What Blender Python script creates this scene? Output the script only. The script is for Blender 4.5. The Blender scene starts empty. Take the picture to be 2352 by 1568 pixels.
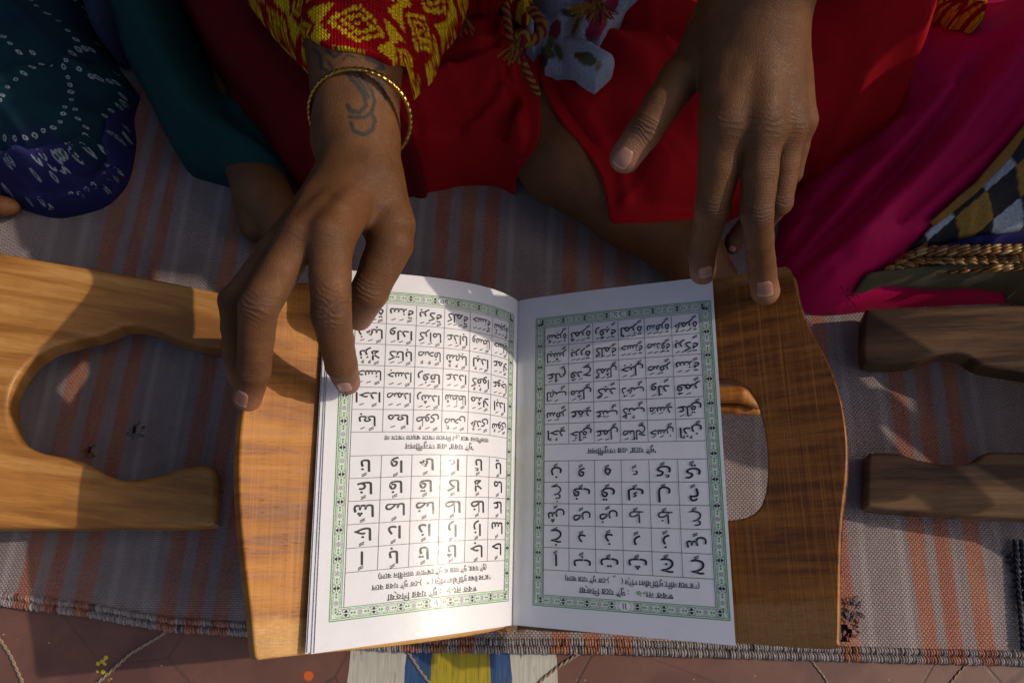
import bpy, math, random
import numpy as np
from mathutils import Vector
random.seed(4); RNG = np.random.default_rng(4)
S = bpy.context.scene
COL = S.collection
# ------------------------------------------------------------------ camera, world, sun
CM = 0.01                                   # all building is done in centimetres
TH = math.radians(19.0); CT, ST = math.cos(TH), math.sin(TH)
CAMP = np.array([0.0, -17.6, 51.0]); FP = 1829.33
cam_d = bpy.data.cameras.new('camera'); cam = bpy.data.objects.new('camera', cam_d); COL.objects.link(cam)
cam_d.sensor_width = 36; cam_d.lens = 28; cam_d.clip_start = 0.02; cam_d.clip_end = 50
cam.location = CAMP * CM; cam.rotation_euler = (TH, 0, 0)
S.camera = cam
SUN_EL, SUN_AZ = math.radians(35.5), math.radians(5.5)      # azimuth measured from +X towards +Y
sd = Vector((math.cos(SUN_EL) * math.cos(SUN_AZ), math.cos(SUN_EL) * math.sin(SUN_AZ), math.sin(SUN_EL)))
sun_d = bpy.data.lights.new('sun', 'SUN'); sun = bpy.data.objects.new('sun', sun_d); COL.objects.link(sun)
sun_d.energy = 2.2; sun_d.angle = math.radians(0.6); sun_d.color = (1.0, 0.86, 0.70)
sun.rotation_euler = sd.to_track_quat('Z', 'Y').to_euler(); sun.location = (1, 0, 1)
W_ = bpy.data.worlds.new('World'); S.world = W_; W_.use_nodes = True
wn = W_.node_tree
sky = wn.nodes.new('ShaderNodeTexSky'); sky.sky_type = 'NISHITA'; sky.sun_disc = False
sky.dust_density = 4.0; sky.ozone_density = 0.6; sky.air_density = 0.8; sky.sun_elevation = SUN_EL; sky.sun_rotation = math.pi / 2 - SUN_AZ
wn.links.new(sky.outputs[0], wn.nodes['Background'].inputs[0]); wn.nodes['Background'].inputs[1].default_value = 0.115
S.view_settings.view_transform = 'Standard'; S.view_settings.look = 'None'; S.view_settings.exposure = 0.0
S.view_settings.gamma = 1.0
S.cycles.max_bounces = 6

# ------------------------------------------------------------------ camera geometry (photo point -> place)
def ray(px, py):
    u = (px - 1176) / FP; v = (784 - py) / FP
    return np.array([u, v * CT + ST, v * ST - CT])
def W(px, py, z):
    d = ray(px, py); return CAMP + d * ((z - CAMP[2]) / d[2])
def on_plane(px, py, p0, n):
    d = ray(px, py); return CAMP + d * (np.dot(p0 - CAMP, n) / np.dot(d, n))
def proj(P):
    q = np.asarray(P, float) - CAMP
    y = q[..., 1] * CT + q[..., 2] * ST; z = -q[..., 1] * ST + q[..., 2] * CT
    return np.stack([1176 + FP * q[..., 0] / -z, 784 - FP * y / -z], -1)
def depth(p):
    q = np.asarray(p) - CAMP
    return q[1] * ST - q[2] * CT

# ------------------------------------------------------------------ objects
def thing(name, label, cat, loc, group=None):
    o = bpy.data.objects.new(name, None); COL.objects.link(o)
    o.location = Vector(loc) * CM; o.empty_display_size = 0.02
    o['label'] = label; o['category'] = cat
    if group: o['group'] = group
    return o
def tag(o, label=None, cat=None, group=None, kind=None):
    if label: o['label'] = label
    if cat: o['category'] = cat
    if group: o['group'] = group
    if kind: o['kind'] = kind
    return o
def root_loc(o):
    v = Vector((0, 0, 0))
    while o is not None:
        v = v + o.location; o = o.parent
    return v
def mesh_obj(name, V, faces, mat, parent=None, smooth=True, uv=None, attrs=None, loc=None):
    V = np.asarray(V, float) * CM
    off = np.array(root_loc(parent)) if parent is not None else (np.array(loc) * CM if loc is not None else np.zeros(3))
    me = bpy.data.meshes.new(name)
    F = faces if isinstance(faces, list) else faces.tolist()
    me.from_pydata((V - off).tolist(), [], F)
    if uv is not None:
        ul = me.uv_layers.new(name='UVMap')
        idx = np.empty(len(me.loops), int); me.loops.foreach_get('vertex_index', idx)
        ul.data.foreach_set('uv', np.asarray(uv, float)[idx].ravel())
    for k, a in (attrs or {}).items():
        a = np.asarray(a, float)
        if a.ndim == 1:
            at = me.attributes.new(k, 'FLOAT', 'POINT'); at.data.foreach_set('value', a)
        else:
            at = me.attributes.new(k, 'FLOAT_COLOR', 'POINT')
            at.data.foreach_set('color', np.c_[a[:, :3], np.ones(len(a))].ravel())
    me.materials.append(mat)
    me.update(); me.validate()
    if smooth: me.polygons.foreach_set('use_smooth', [True] * len(me.polygons))
    o = bpy.data.objects.new(name, me); COL.objects.link(o)
    if parent is not None: o.parent = parent
    else: o.location = off
    return o
def join(parts):
    Vs, Fs, n = [], [], 0
    for V, F in parts:
        Vs.append(np.asarray(V, float)); Fs += [[i + n for i in f] for f in (F if isinstance(F, list) else F.tolist())]; n += len(V)
    return np.concatenate(Vs), Fs
def grid_faces(nu, nv):
    i, j = np.meshgrid(np.arange(nu - 1), np.arange(nv - 1), indexing='ij')
    a = (i * nv + j).ravel(); return np.c_[a, a + nv, a + nv + 1, a + 1]

# value noise in numpy
_L = RNG.random((64, 64, 64))
def noise3(P):
    P = np.asarray(P, float); i = np.floor(P).astype(int); f = P - i; f = f * f * (3 - 2 * f); r = 0
    for dx in (0, 1):
        for dy in (0, 1):
            for dz in (0, 1):
                w = (f[..., 0] if dx else 1 - f[..., 0]) * (f[..., 1] if dy else 1 - f[..., 1]) * (f[..., 2] if dz else 1 - f[..., 2])
                r = r + w * _L[(i[..., 0] + dx) & 63, (i[..., 1] + dy) & 63, (i[..., 2] + dz) & 63]
    return r * 2 - 1
def n2(x, y, s, seed=0.0):
    return noise3(np.stack([x / s + 31.3, y / s + 17.7, np.full_like(x, seed + 5.5)], -1))

# ------------------------------------------------------------------ material helpers
class NT:
    def __init__(s, name):
        s.m = bpy.data.materials.new(name); s.m.use_nodes = True; s.t = s.m.node_tree
        s.b = s.t.nodes['Principled BSDF']
    def n(s, ty, **kw):
        nd = s.t.nodes.new(ty)
        for k, v in kw.items():
            if k.startswith('i_'): nd.inputs[k[2:].replace('_', ' ')].default_value = v
            else: setattr(nd, k, v)
        return nd
    def set(s, nd, i, v):
        if hasattr(v, 'is_linked') or isinstance(v, bpy.types.NodeSocket): s.t.links.new(v, nd.inputs[i])
        else: nd.inputs[i].default_value = v
    def math(s, op, a, b=0.0, c=0.0):
        nd = s.t.nodes.new('ShaderNodeMath'); nd.operation = op
        s.set(nd, 0, a); s.set(nd, 1, b); s.set(nd, 2, c); return nd.outputs[0]
    def mix(s, f, a, b, blend='MIX'):
        nd = s.t.nodes.new('ShaderNodeMix'); nd.data_type = 'RGBA'; nd.blend_type = blend
        s.set(nd, 0, f)
        s.set(nd, 6, a if not isinstance(a, tuple) else (*a, 1)[:4]); s.set(nd, 7, b if not isinstance(b, tuple) else (*b, 1)[:4])
        return nd.outputs[2]
    def noise(s, vec, scale, detail=3, rough=0.6, dist=0.0):
        nd = s.t.nodes.new('ShaderNodeTexNoise'); nd.inputs['Scale'].default_value = scale
        nd.inputs['Detail'].default_value = detail; nd.inputs['Roughness'].default_value = rough
        nd.inputs['Distortion'].default_value = dist
        if vec is not None: s.t.links.new(vec, nd.inputs['Vector'])
        return nd.outputs[0]
    def vor(s, vec, scale, feature='F1', out=0):
        nd = s.t.nodes.new('ShaderNodeTexVoronoi'); nd.feature = feature; nd.inputs['Scale'].default_value = scale
        s.t.links.new(vec, nd.inputs['Vector']); return nd.outputs[out]
    def mapr(s, v, a, b, c=0.0, d=1.0, smooth=False):
        nd = s.t.nodes.new('ShaderNodeMapRange'); nd.inputs[1].default_value = a; nd.inputs[2].default_value = b
        nd.inputs[3].default_value = c; nd.inputs[4].default_value = d
        if smooth: nd.interpolation_type = 'SMOOTHSTEP'
        s.t.links.new(v, nd.inputs[0]); return nd.outputs[0]
    def uv(s): return s.n('ShaderNodeTexCoord').outputs['UV']
    def obj(s): return s.n('ShaderNodeTexCoord').outputs['Object']
    def map(s, vec, sc=(1, 1, 1), rot=(0, 0, 0), loc=(0, 0, 0)):
        nd = s.t.nodes.new('ShaderNodeMapping'); s.t.links.new(vec, nd.inputs[0])
        nd.inputs['Scale'].default_value = sc; nd.inputs['Rotation'].default_value = rot; nd.inputs['Location'].default_value = loc
        return nd.outputs[0]
    def sep(s, v):
        nd = s.t.nodes.new('ShaderNodeSeparateXYZ'); s.t.links.new(v, nd.inputs[0]); return nd.outputs
    def attr(s, name, out='Fac'):
        nd = s.t.nodes.new('ShaderNodeAttribute'); nd.attribute_name = name; return nd.outputs[out]
    def bump(s, h, strength=0.3, dist=0.02):
        nd = s.t.nodes.new('ShaderNodeBump'); nd.inputs['Strength'].default_value = strength
        nd.inputs['Distance'].default_value = dist * CM
        s.t.links.new(h, nd.inputs['Height']); s.t.links.new(nd.outputs[0], s.b.inputs['Normal']); return nd
    def col(s, c):
        s.set(s.b, 'Base Color', c if not isinstance(c, tuple) else (*c, 1)[:4]); return s
    def rough(s, v): s.set(s.b, 'Roughness', v); return s
    def spec(s, v): s.b.inputs['Specular IOR Level'].default_value = v; return s
def simple(name, c, r=0.6, spec=0.3):
    n = NT(name); n.col(c); n.rough(r); n.spec(spec); return n.m

def mat_skin():
    n = NT('skin'); o = n.obj()
    a = n.noise(n.map(o, (1, 1, 1)), 30, 4, 0.6)
    base = n.mix(n.mapr(a, 0.35, 0.65), (0.100, 0.039, 0.0125), (0.165, 0.069, 0.0235))
    mott = n.noise(o, 260, 3, 0.6)
    base = n.mix(n.mapr(mott, 0.35, 0.7, 0.0, 0.35), base, (0.090, 0.036, 0.014))
    base = n.mix(n.math('MULTIPLY', n.attr('tip'), 0.75), base, (0.36, 0.165, 0.105))
    base = n.mix(n.math('MULTIPLY', n.attr('knuckle'), 0.75), base, (0.050, 0.022, 0.013))
    ax = n.attr('axial')
    wob = n.noise(o, 90, 3, 0.6)
    w = n.math('SINE', n.math('ADD', n.math('MULTIPLY', ax, 46.0), n.math('MULTIPLY', wob, 12.0)))
    fine = n.math('MULTIPLY', n.mapr(w, 0.4, 1.0), 0.16)
    wr = n.math('MAXIMUM', n.attr('crease'), fine)
    base = n.mix(n.math('MULTIPLY', wr, 0.75), base, (0.045, 0.02, 0.014))
    base = n.mix(n.math('MULTIPLY', n.attr('tattoo'), 0.86), base, (0.016, 0.024, 0.022))
    n.col(base); n.rough(n.mapr(mott, 0.3, 0.7, 0.46, 0.62)); n.spec(0.26)
    cells = n.vor(n.map(o, (1, 0.62, 1)), 1100, 'DISTANCE_TO_EDGE')
    cells2 = n.vor(o, 420, 'DISTANCE_TO_EDGE')
    h = n.math('ADD', n.math('MULTIPLY', n.math('MINIMUM', cells, 0.12), 1.6), n.math('MULTIPLY', n.math('MINIMUM', cells2, 0.08), 2.2))
    h = n.math('ADD', h, n.math('MULTIPLY', n.noise(o, 150, 3), 0.6))
    h = n.math('SUBTRACT', h, n.math('MULTIPLY', wr, 0.9))
    n.bump(h, 0.8, 0.045)
    n.b.inputs['Subsurface Weight'].default_value = 0.08
    n.b.inputs['Subsurface Radius'].default_value = (0.006, 0.0025, 0.0012); n.b.inputs['Subsurface Scale'].default_value = 0.5
    return n.m
def mat_nail():
    n = NT('nail'); o = n.obj(); v = n.attr('lu')
    c = n.mix(n.mapr(v, 0.80, 0.93, 0, 1, True), (0.30, 0.145, 0.10), (0.42, 0.29, 0.20))
    c = n.mix(n.mapr(v, 0.2, 0.0, 0, 0.5, True), c, (0.36, 0.20, 0.15))
    n.col(n.mix(n.mapr(n.noise(o, 500), 0.4, 0.7, 0, 0.2), c, (0.3, 0.15, 0.1))); n.rough(0.32); n.spec(0.5)
    return n.m
def mat_cloth(name, c1, c2, r=0.8, scale=1.0, sheen=0.15, thread=8000, second=None):
    n = NT(name); o = n.obj()
    a = n.noise(o, 14 * scale, 4)
    c = n.mix(n.mapr(a, 0.3, 0.7), c1, c2)
    if second is not None:
        sx = n.sep(o)
        g = n.math('ADD', n.mapr(sx[1], second[1], second[2]), n.math('MULTIPLY', n.math('SUBTRACT', n.noise(o, 16, 3), 0.5), 1.2))
        c = n.mix(n.mapr(g, 0.35, 0.65, 0, 1, True), c, second[0])
    x = n.sep(n.map(o, (thread, thread, thread), (0, 0, 0.6)))
    th = n.math('MULTIPLY', n.math('SINE', x[0]), n.math('SINE', x[1]))
    c = n.mix(n.mapr(n.noise(o, 900, 2), 0.4, 0.7, 0, 0.3), c, tuple(min(1, v * 1.5 + 0.003) for v in c2))
    n.col(c); n.rough(r); n.spec(0.12)
    h = n.math('ADD', n.math('MULTIPLY', th, 0.35), n.noise(o, 500, 3))
    n.bump(h, 0.5, 0.02)
    n.b.inputs['Sheen Weight'].default_value = sheen; n.b.inputs['Sheen Roughness'].default_value = 0.4
    n.b.inputs['Sheen Tint'].default_value = (min(1, c2[0] * 3 + .2), min(1, c2[1] * 3 + .1), min(1, c2[2] * 3 + .1), 1)
    return n.m
def mat_wood(name, dark, mid, light, rot=0.0, pores=0.5, saw=0.5, rough=0.42, band=1.0, glossvar=0.1, ends=None):
    """UV in centimetres; the grain runs along the first axis of the turned frame."""
    n = NT(name); u = n.map(n.uv(), (1, 1, 1), (0, 0, rot))
    g1 = n.noise(n.map(u, (0.05, 0.55, 1)), 1.0, 5, 0.6, 0.6)
    g2 = n.noise(n.map(u, (0.18, 2.4, 1)), 1.0, 4, 0.65, 0.4)
    g3 = n.noise(n.map(u, (0.8, 16, 1)), 1.0, 3, 0.6)
    f = n.math('ADD', n.math('MULTIPLY', g1, 0.55 * band), n.math('ADD', n.math('MULTIPLY', g2, 0.35), n.math('MULTIPLY', g3, 0.12)))
    f = n.math('MULTIPLY', n.math('ADD', f, -0.505 * (0.55 * band + 0.47) + 0.5), 1.0)
    c = n.mix(n.mapr(f, 0.42, 0.50), dark, mid)
    c = n.mix(n.mapr(f, 0.50, 0.62), c, light)
    po = n.noise(n.map(u, (1.6, 22, 1)), 1.0, 2, 0.5)
    po = n.math('MULTIPLY', n.mapr(po, 0.66, 0.72), n.mapr(n.noise(u, 0.8, 2), 0.35, 0.6))
    c = n.mix(n.math('MULTIPLY', po, pores), c, tuple(v * 0.22 for v in dark))
    # saw marks across the grain
    sw = n.noise(n.map(u, (9, 0.10, 1)), 1.0, 3, 0.7)
    sm = n.mapr(sw, 0.52, 0.72)
    c = n.mix(n.math('MULTIPLY', sm, 0.42 * saw), c, tuple(min(1, v * 1.25) for v in light))
    sd_ = n.mapr(sw, 0.46, 0.30)
    c = n.mix(n.math('MULTIPLY', sd_, 0.35 * saw), c, tuple(v * 0.6 for v in dark))
    if ends is not None:
        v = n.math('ADD', n.sep(n.uv())[1], n.math('MULTIPLY', n.math('SUBTRACT', n.noise(n.uv(), 1.1, 3), .5), 1.1))
        e = n.math('MAXIMUM', n.mapr(v, ends[1], ends[1] + .5), n.mapr(v, ends[0], ends[0] - .5))
        e = n.math('MULTIPLY', e, n.mapr(n.noise(n.map(n.uv(), (3, 14, 1)), 1.0, 4, .7), .35, .65, .25, .75))
        c = n.mix(e, c, ends[2])
    grime = n.mapr(n.noise(u, 0.35, 4), 0.5, 0.75, 0, 0.35)
    c = n.mix(grime, c, tuple(v * 0.45 for v in mid))
    n.col(c); n.rough(n.mapr(g2, 0.3, 0.7, rough - glossvar, rough + glossvar)); n.spec(0.35)
    h = n.math('ADD', n.math('MULTIPLY', g3, 0.5), n.math('SUBTRACT', n.math('MULTIPLY', sw, 0.8 * saw), n.math('MULTIPLY', po, 0.8)))
    n.bump(h, 0.5, 0.03)
    return n.m
def mat_paper():
    n = NT('paper'); o = n.obj()
    fib = n.noise(o, 900, 3); big = n.noise(o, 22, 4)
    c = n.mix(n.mapr(big, 0.4, 0.7), (0.73, 0.73, 0.755), (0.68, 0.685, 0.715))
    st = n.attr('stain')
    c = n.mix(n.math('MULTIPLY', st, n.mapr(n.noise(o, 60, 4), 0.4, 0.6)), c, (0.60, 0.60, 0.42))
    n.col(c); n.rough(n.mapr(n.noise(o, 240, 4), 0.3, 0.7, 0.26, 0.44)); n.spec(0.36)
    n.bump(n.math('ADD', n.math('MULTIPLY', fib, 0.25), n.math('ADD', n.math('MULTIPLY', n.noise(o, 130, 3), 0.8), n.math('MULTIPLY', n.noise(o, 28, 3), 1.6))), 0.45, 0.035)
    return n.m
def mat_ink(name, c):
    n = NT(name); o = n.obj(); n.col(c)
    n.rough(n.mapr(n.noise(o, 240, 4), 0.3, 0.7, 0.26, 0.44)); n.spec(0.42)
    n.bump(n.math('ADD', n.noise(o, 130, 3), n.math('MULTIPLY', n.noise(o, 28, 3), 1.6)), 0.45, 0.035)
    return n.m

# ------------------------------------------------------------------ implicit surfaces for bodies
class Cap:                                   # tapered capsule; sq flattens it along a direction
    def __init__(s, a, b, ra, rb, fl=None):
        s.a = np.array(a, float); s.b = np.array(b, float); s.ra, s.rb = ra, rb
        s.d = s.b - s.a; s.L2 = max(1e-9, float(s.d @ s.d)); s.fl = fl
    def __call__(s, P):
        q = P - s.a; t = np.clip((q @ s.d) / s.L2, 0, 1); v = q - t[:, None] * s.d
        if s.fl is not None:
            ax, k = s.fl; c = v @ ax; v = v + (c * (1 / k - 1))[:, None] * ax
        return np.sqrt((v * v).sum(1)) - (s.ra + (s.rb - s.ra) * t)
def smin(a, b, k):
    h = np.clip(0.5 + 0.5 * (b - a) / k, 0, 1)
    return b + (a - b) * h - k * h * (1 - h)
class Union:
    def __init__(s, items, k): s.items, s.k = items, k
    def __call__(s, P):
        r = s.items[0](P)
        for it in s.items[1:]: r = smin(r, it(P), s.k)
        return r
class Hand:                                  # core plus fingers that merge with the core but hardly with each other
    def __init__(s, core, fingers, k=0.55, kf=0.10): s.core, s.f, s.k, s.kf = core, fingers, k, kf
    def __call__(s, P):
        c = s.core(P); r = c
        for f in s.f: r = smin(r, smin(c, f(P), s.k), s.kf)
        return r
def evalf(fn, P, chunk=400000):
    return np.concatenate([fn(P[i:i + chunk]) for i in range(0, len(P), chunk)]) if len(P) else np.zeros(0)
def polygonise(fn, lo, hi, h):
    lo = np.array(lo, float); B = 8
    nb = np.ceil((np.array(hi) - lo) / (h * B)).astype(int); N = nb * B
    bi = np.stack(np.meshgrid(*[np.arange(k) for k in nb], indexing='ij'), -1).reshape(-1, 3)
    cen = lo + (bi * B + (B - 1) / 2) * h
    dc = evalf(fn, cen)
    act = np.abs(dc) < h * B * 0.87 + 0.35 + h * 2
    G = np.repeat(np.repeat(np.repeat(np.sign(dc).reshape(nb), B, 0), B, 1), B, 2).astype(np.float32)
    ob = np.stack(np.meshgrid(*[np.arange(B)] * 3, indexing='ij'), -1).reshape(-1, 3)
    I = (bi[act][:, None, :] * B + ob[None]).reshape(-1, 3)
    G[I[:, 0], I[:, 1], I[:, 2]] = evalf(fn, lo + I * h)
    ins = G < 0
    cells, pos, quads = [], [], []
    str_ = np.array([N[1] * N[2], N[2], 1])
    for ax in range(3):
        sl0 = [slice(None)] * 3; sl1 = [slice(None)] * 3; sl0[ax] = slice(0, -1); sl1[ax] = slice(1, None)
        a, b = ins[tuple(sl0)], ins[tuple(sl1)]
        idx = np.argwhere(a != b)
        o1, o2 = [k for k in range(3) if k != ax]
        idx = idx[(idx[:, o1] > 0) & (idx[:, o2] > 0) & (idx[:, o1] < N[o1] - 1) & (idx[:, o2] < N[o2] - 1)]
        if not len(idx): continue
        v0 = G[idx[:, 0], idx[:, 1], idx[:, 2]]; j = idx.copy(); j[:, ax] += 1; v1 = G[j[:, 0], j[:, 1], j[:, 2]]
        p = idx.astype(float); p[:, ax] += v0 / (v0 - v1)
        e1 = np.zeros(3, int); e1[o1] = 1; e2 = np.zeros(3, int); e2[o2] = 1
        c4 = [idx - e1 - e2, idx - e2, idx, idx - e1]
        q = np.stack([c @ str_ for c in c4], 1)
        flip = (v0 > v1) ^ (ax == 1)
        q[flip] = q[flip][:, ::-1]
        quads.append(q)
        for c in c4: cells.append(c @ str_); pos.append(p)
    cells = np.concatenate(cells); pos = np.concatenate(pos); quads = np.concatenate(quads)
    uq, inv = np.unique(cells, return_inverse=True)
    cnt = np.bincount(inv).astype(float)
    V = np.stack([np.bincount(inv, pos[:, k]) / cnt for k in range(3)], 1)
    F = np.searchsorted(uq, quads)
    return lo + V * h, F[:, ::-1]
def unit(v): v = np.asarray(v, float); return v / np.linalg.norm(v)
def gradn(fn, p, e=0.04):
    E = np.eye(3) * e; P = np.array([p + E[0], p - E[0], p + E[1], p - E[1], p + E[2], p - E[2]]); d = fn(P)
    return unit([d[0] - d[1], d[2] - d[3], d[4] - d[5]])

# ------------------------------------------------------------------ heightfield cloths
def poly_dist(P, poly):
    a = poly; b = np.roll(poly, -1, 0); best = np.full(len(P), 1e9); near = np.zeros((len(P), 2)); ins = np.zeros(len(P), bool)
    for p, q in zip(a, b):
        d = q - p; L = max(1e-9, d @ d); t = np.clip(((P - p) @ d) / L, 0, 1); c = p + t[:, None] * d
        r = np.hypot(*(P - c).T); m = r < best; best[m] = r[m]; near[m] = c[m]
        cr = (p[1] > P[:, 1]) != (q[1] > P[:, 1])
        if abs(d[1]) > 1e-12:
            xi = p[0] + (P[:, 1] - p[1]) / d[1] * d[0]; ins ^= cr & (P[:, 0] < xi)
    return best, near, ins
def smooth_poly(pts, n=4):
    """Catmull-Rom through the outline points (closed)."""
    P = np.asarray(pts, float); out = []
    for i in range(len(P)):
        p0, p1, p2, p3 = P[i - 1], P[i], P[(i + 1) % len(P)], P[(i + 2) % len(P)]
        for t in np.arange(n) / n:
            out.append(0.5 * ((2 * p1) + (-p0 + p2) * t + (2 * p0 - 5 * p1 + 4 * p2 - p3) * t * t + (-p0 + 3 * p1 - 3 * p2 + p3) * t ** 3))
    return np.array(out)
def polyline_dist(P, line):
    best = np.full(len(P), 1e9)
    for p, q in zip(line[:-1], line[1:]):
        d = q - p; L = max(1e-9, d @ d); t = np.clip(((P - p) @ d) / L, 0, 1)
        best = np.minimum(best, np.hypot(*(P - p - t[:, None] * d).T))
    return best
def cloth(name, outline, zedge, H, wid, mat, parent, folds=(), under=None, step=0.28, bumps=(), wrinkle=0.25, colfn=None, pw=2.4, thick=0.0, smooth=True, label=None, drop=None, over=None):
    o3 = np.array([p if len(p) == 3 else (p[0], p[1], zedge) for p in outline], float)
    poly = np.array([W(x, y, z)[:2] for x, y, z in (smooth_poly(o3) if smooth else o3)])
    lo, hi = poly.min(0) - step, poly.max(0) + step
    xs = np.arange(lo[0], hi[0], step); ys = np.arange(lo[1], hi[1], step)
    X, Y = np.meshgrid(xs, ys, indexing='ij'); P = np.c_[X.ravel(), Y.ravel()]
    d, near, ins = poly_dist(P, poly)
    def height(P, d):
        e = np.clip(d / wid, 0, 1); prof = (1 - (1 - e) ** pw) ** (1 / pw)
        h = H * prof
        for bx, by, bh, br in bumps:
            c = W(bx, by, zedge + H)[:2]; h = h + bh * prof * np.exp(-(((P - c) ** 2).sum(1)) / br ** 2)
        sup = np.clip(d / 1.2, 0, 1)
        for ln, amp, w in folds:
            L = np.array([W(x, y, zedge + H * 0.6)[:2] for x, y in ln])
            h = h + amp * np.exp(-(polyline_dist(P, L) / w) ** 2) * sup
        wr = n2(P[:, 0], P[:, 1], 3.0, 1) * 0.6 + n2(P[:, 0], P[:, 1], 1.3, 2) * 0.28 + n2(P[:, 0], P[:, 1], .6, 7) * 0.08
        wx = P[:, 0] + 1.2 * n2(P[:, 0], P[:, 1], 4, 11); wy = P[:, 1] + 1.2 * n2(P[:, 0], P[:, 1], 4, 12)
        rd = (1 - np.abs(n2(wx * .8 + wy * .6, wy * .35 - wx * .2, 2.4, 13))) ** 4 * .55 + (1 - np.abs(n2(wx * .5 - wy * .7, wy + wx, 1.7, 14))) ** 6 * .22 - .2
        h = h + wrinkle * (wr + rd) * sup
        if drop is not None: h = h * drop(P)
        z = np.maximum(h, 0.0) + (zedge if under is None else under(P))
        if over is not None: z = np.maximum(z, over(P))
        return z
    d_in = np.where(ins, d, 0)
    P2 = np.where(ins[:, None], P, near)
    Z = height(P2, d_in)
    n0, n1 = len(xs), len(ys)
    F = grid_faces(n0, n1); keep = ins[F].any(1); F = F[keep]
    used = np.unique(F); remap = np.full(len(P), -1); remap[used] = np.arange(len(used)); F = remap[F]
    V = np.c_[P2[used], Z[used]]
    bad = []
    good = [f for f in F.tolist() if len({tuple(np.round(V[i], 4)) for i in f}) == 4]
    # skirt: the rim is carried down so the cloth is a body and not a floating sheet
    if thick > 0:
        edge = {}
        for f in good:
            for a, b in zip(f, f[1:] + f[:1]): edge[(a, b)] = True
        rim = [(a, b) for (a, b) in edge if (b, a) not in edge]
        low = {}; Vl = V.tolist()
        for a, b in rim:
            for i in (a, b):
                if i not in low: low[i] = len(Vl); Vl.append([V[i][0], V[i][1], V[i][2] - thick])
            good.append([b, a, low[a], low[b]])
        V = np.array(Vl)
    attrs = {}
    if colfn is not None: attrs['Col'] = colfn(V)
    uv = V[:, :2]
    o = mesh_obj(name, V, good, mat, parent, True, uv, attrs)
    if label: o['label'] = label
    Zg = np.where(ins, Z, -50).reshape(n0, n1)
    def field(Q):
        u = (Q[:, 0] - xs[0]) / step; v = (Q[:, 1] - ys[0]) / step
        i = np.clip(np.floor(u).astype(int), 0, n0 - 2); j = np.clip(np.floor(v).astype(int), 0, n1 - 2)
        fu = np.clip(u - i, 0, 1); fv = np.clip(v - j, 0, 1)
        r = Zg[i, j] * (1 - fu) * (1 - fv) + Zg[i + 1, j] * fu * (1 - fv) + Zg[i, j + 1] * (1 - fu) * fv + Zg[i + 1, j + 1] * fu * fv
        out = (u < 0) | (v < 0) | (u > n0 - 1) | (v > n1 - 1)
        return np.where(out | (r < -5), -50.0, r)
    return o, field
def hit_field(px, py, field, z0=3.0):
    z = z0
    for _ in range(14):
        p = W(px, py, z); zz = float(field(p[None, :2])[0])
        if zz < -5: zz = z * .92
        z = 0.5 * z + 0.5 * zz
    p = W(px, py, z)
    return p if float(field(p[None, :2])[0]) > -5 else None

# ------------------------------------------------------------------ tubes
def tube(path, r, ns=6, closed=False):
    P = np.asarray(path, float); n = len(P); r = np.broadcast_to(np.asarray(r, float), (n,))
    T = np.gradient(P, axis=0) if not closed else (np.roll(P, -1, 0) - np.roll(P, 1, 0))
    T /= np.linalg.norm(T, axis=1)[:, None] + 1e-12
    up = np.array([0, 0, 1.0]) if abs(T[0][2]) < 0.9 else np.array([1.0, 0, 0])
    V = []
    for p, t, rr in zip(P, T, r):
        a = unit(np.cross(t, up)); b = np.cross(a, t); up = b if np.linalg.norm(b) > 0 else up
        for k in range(ns):
            an = 2 * math.pi * k / ns; V.append(p + rr * (a * math.cos(an) + b * math.sin(an)))
    F = []
    for i in range(n - (0 if closed else 1)):
        j = (i + 1) % n
        for k in range(ns):
            k2 = (k + 1) % ns; F.append([i * ns + k, j * ns + k, j * ns + k2, i * ns + k2])
    if not closed:
        F.append(list(range(ns))[::-1] if False else list(range(ns))); F.append([(n - 1) * ns + k for k in range(ns)][::-1])
    return np.array(V), F
def resample(path, step):
    P = np.asarray(path, float); seg = np.linalg.norm(np.diff(P, axis=0), axis=1); s = np.r_[0, np.cumsum(seg)]
    t = np.linspace(0, s[-1], max(3, int(s[-1] / step) + 1))
    return np.stack([np.interp(t, s, P[:, k]) for k in range(P.shape[1])], 1)
def twisted(path, r, pitch, strands=2, ns=5, step=0.06):
    P = resample(path, step); T = np.gradient(P, axis=0); T /= np.linalg.norm(T, axis=1)[:, None]
    out = []
    for k in range(strands):
        ph = 2 * math.pi * k / strands + np.arange(len(P)) * step / pitch * 2 * math.pi
        A = np.cross(T, [0, 0, 1.0]); A /= np.linalg.norm(A, axis=1)[:, None] + 1e-9; Bv = np.cross(A, T)
        out.append(tube(P + (A * np.cos(ph)[:, None] + Bv * np.sin(ph)[:, None]) * r * 0.62, r * 0.72, ns))
    return out

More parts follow.
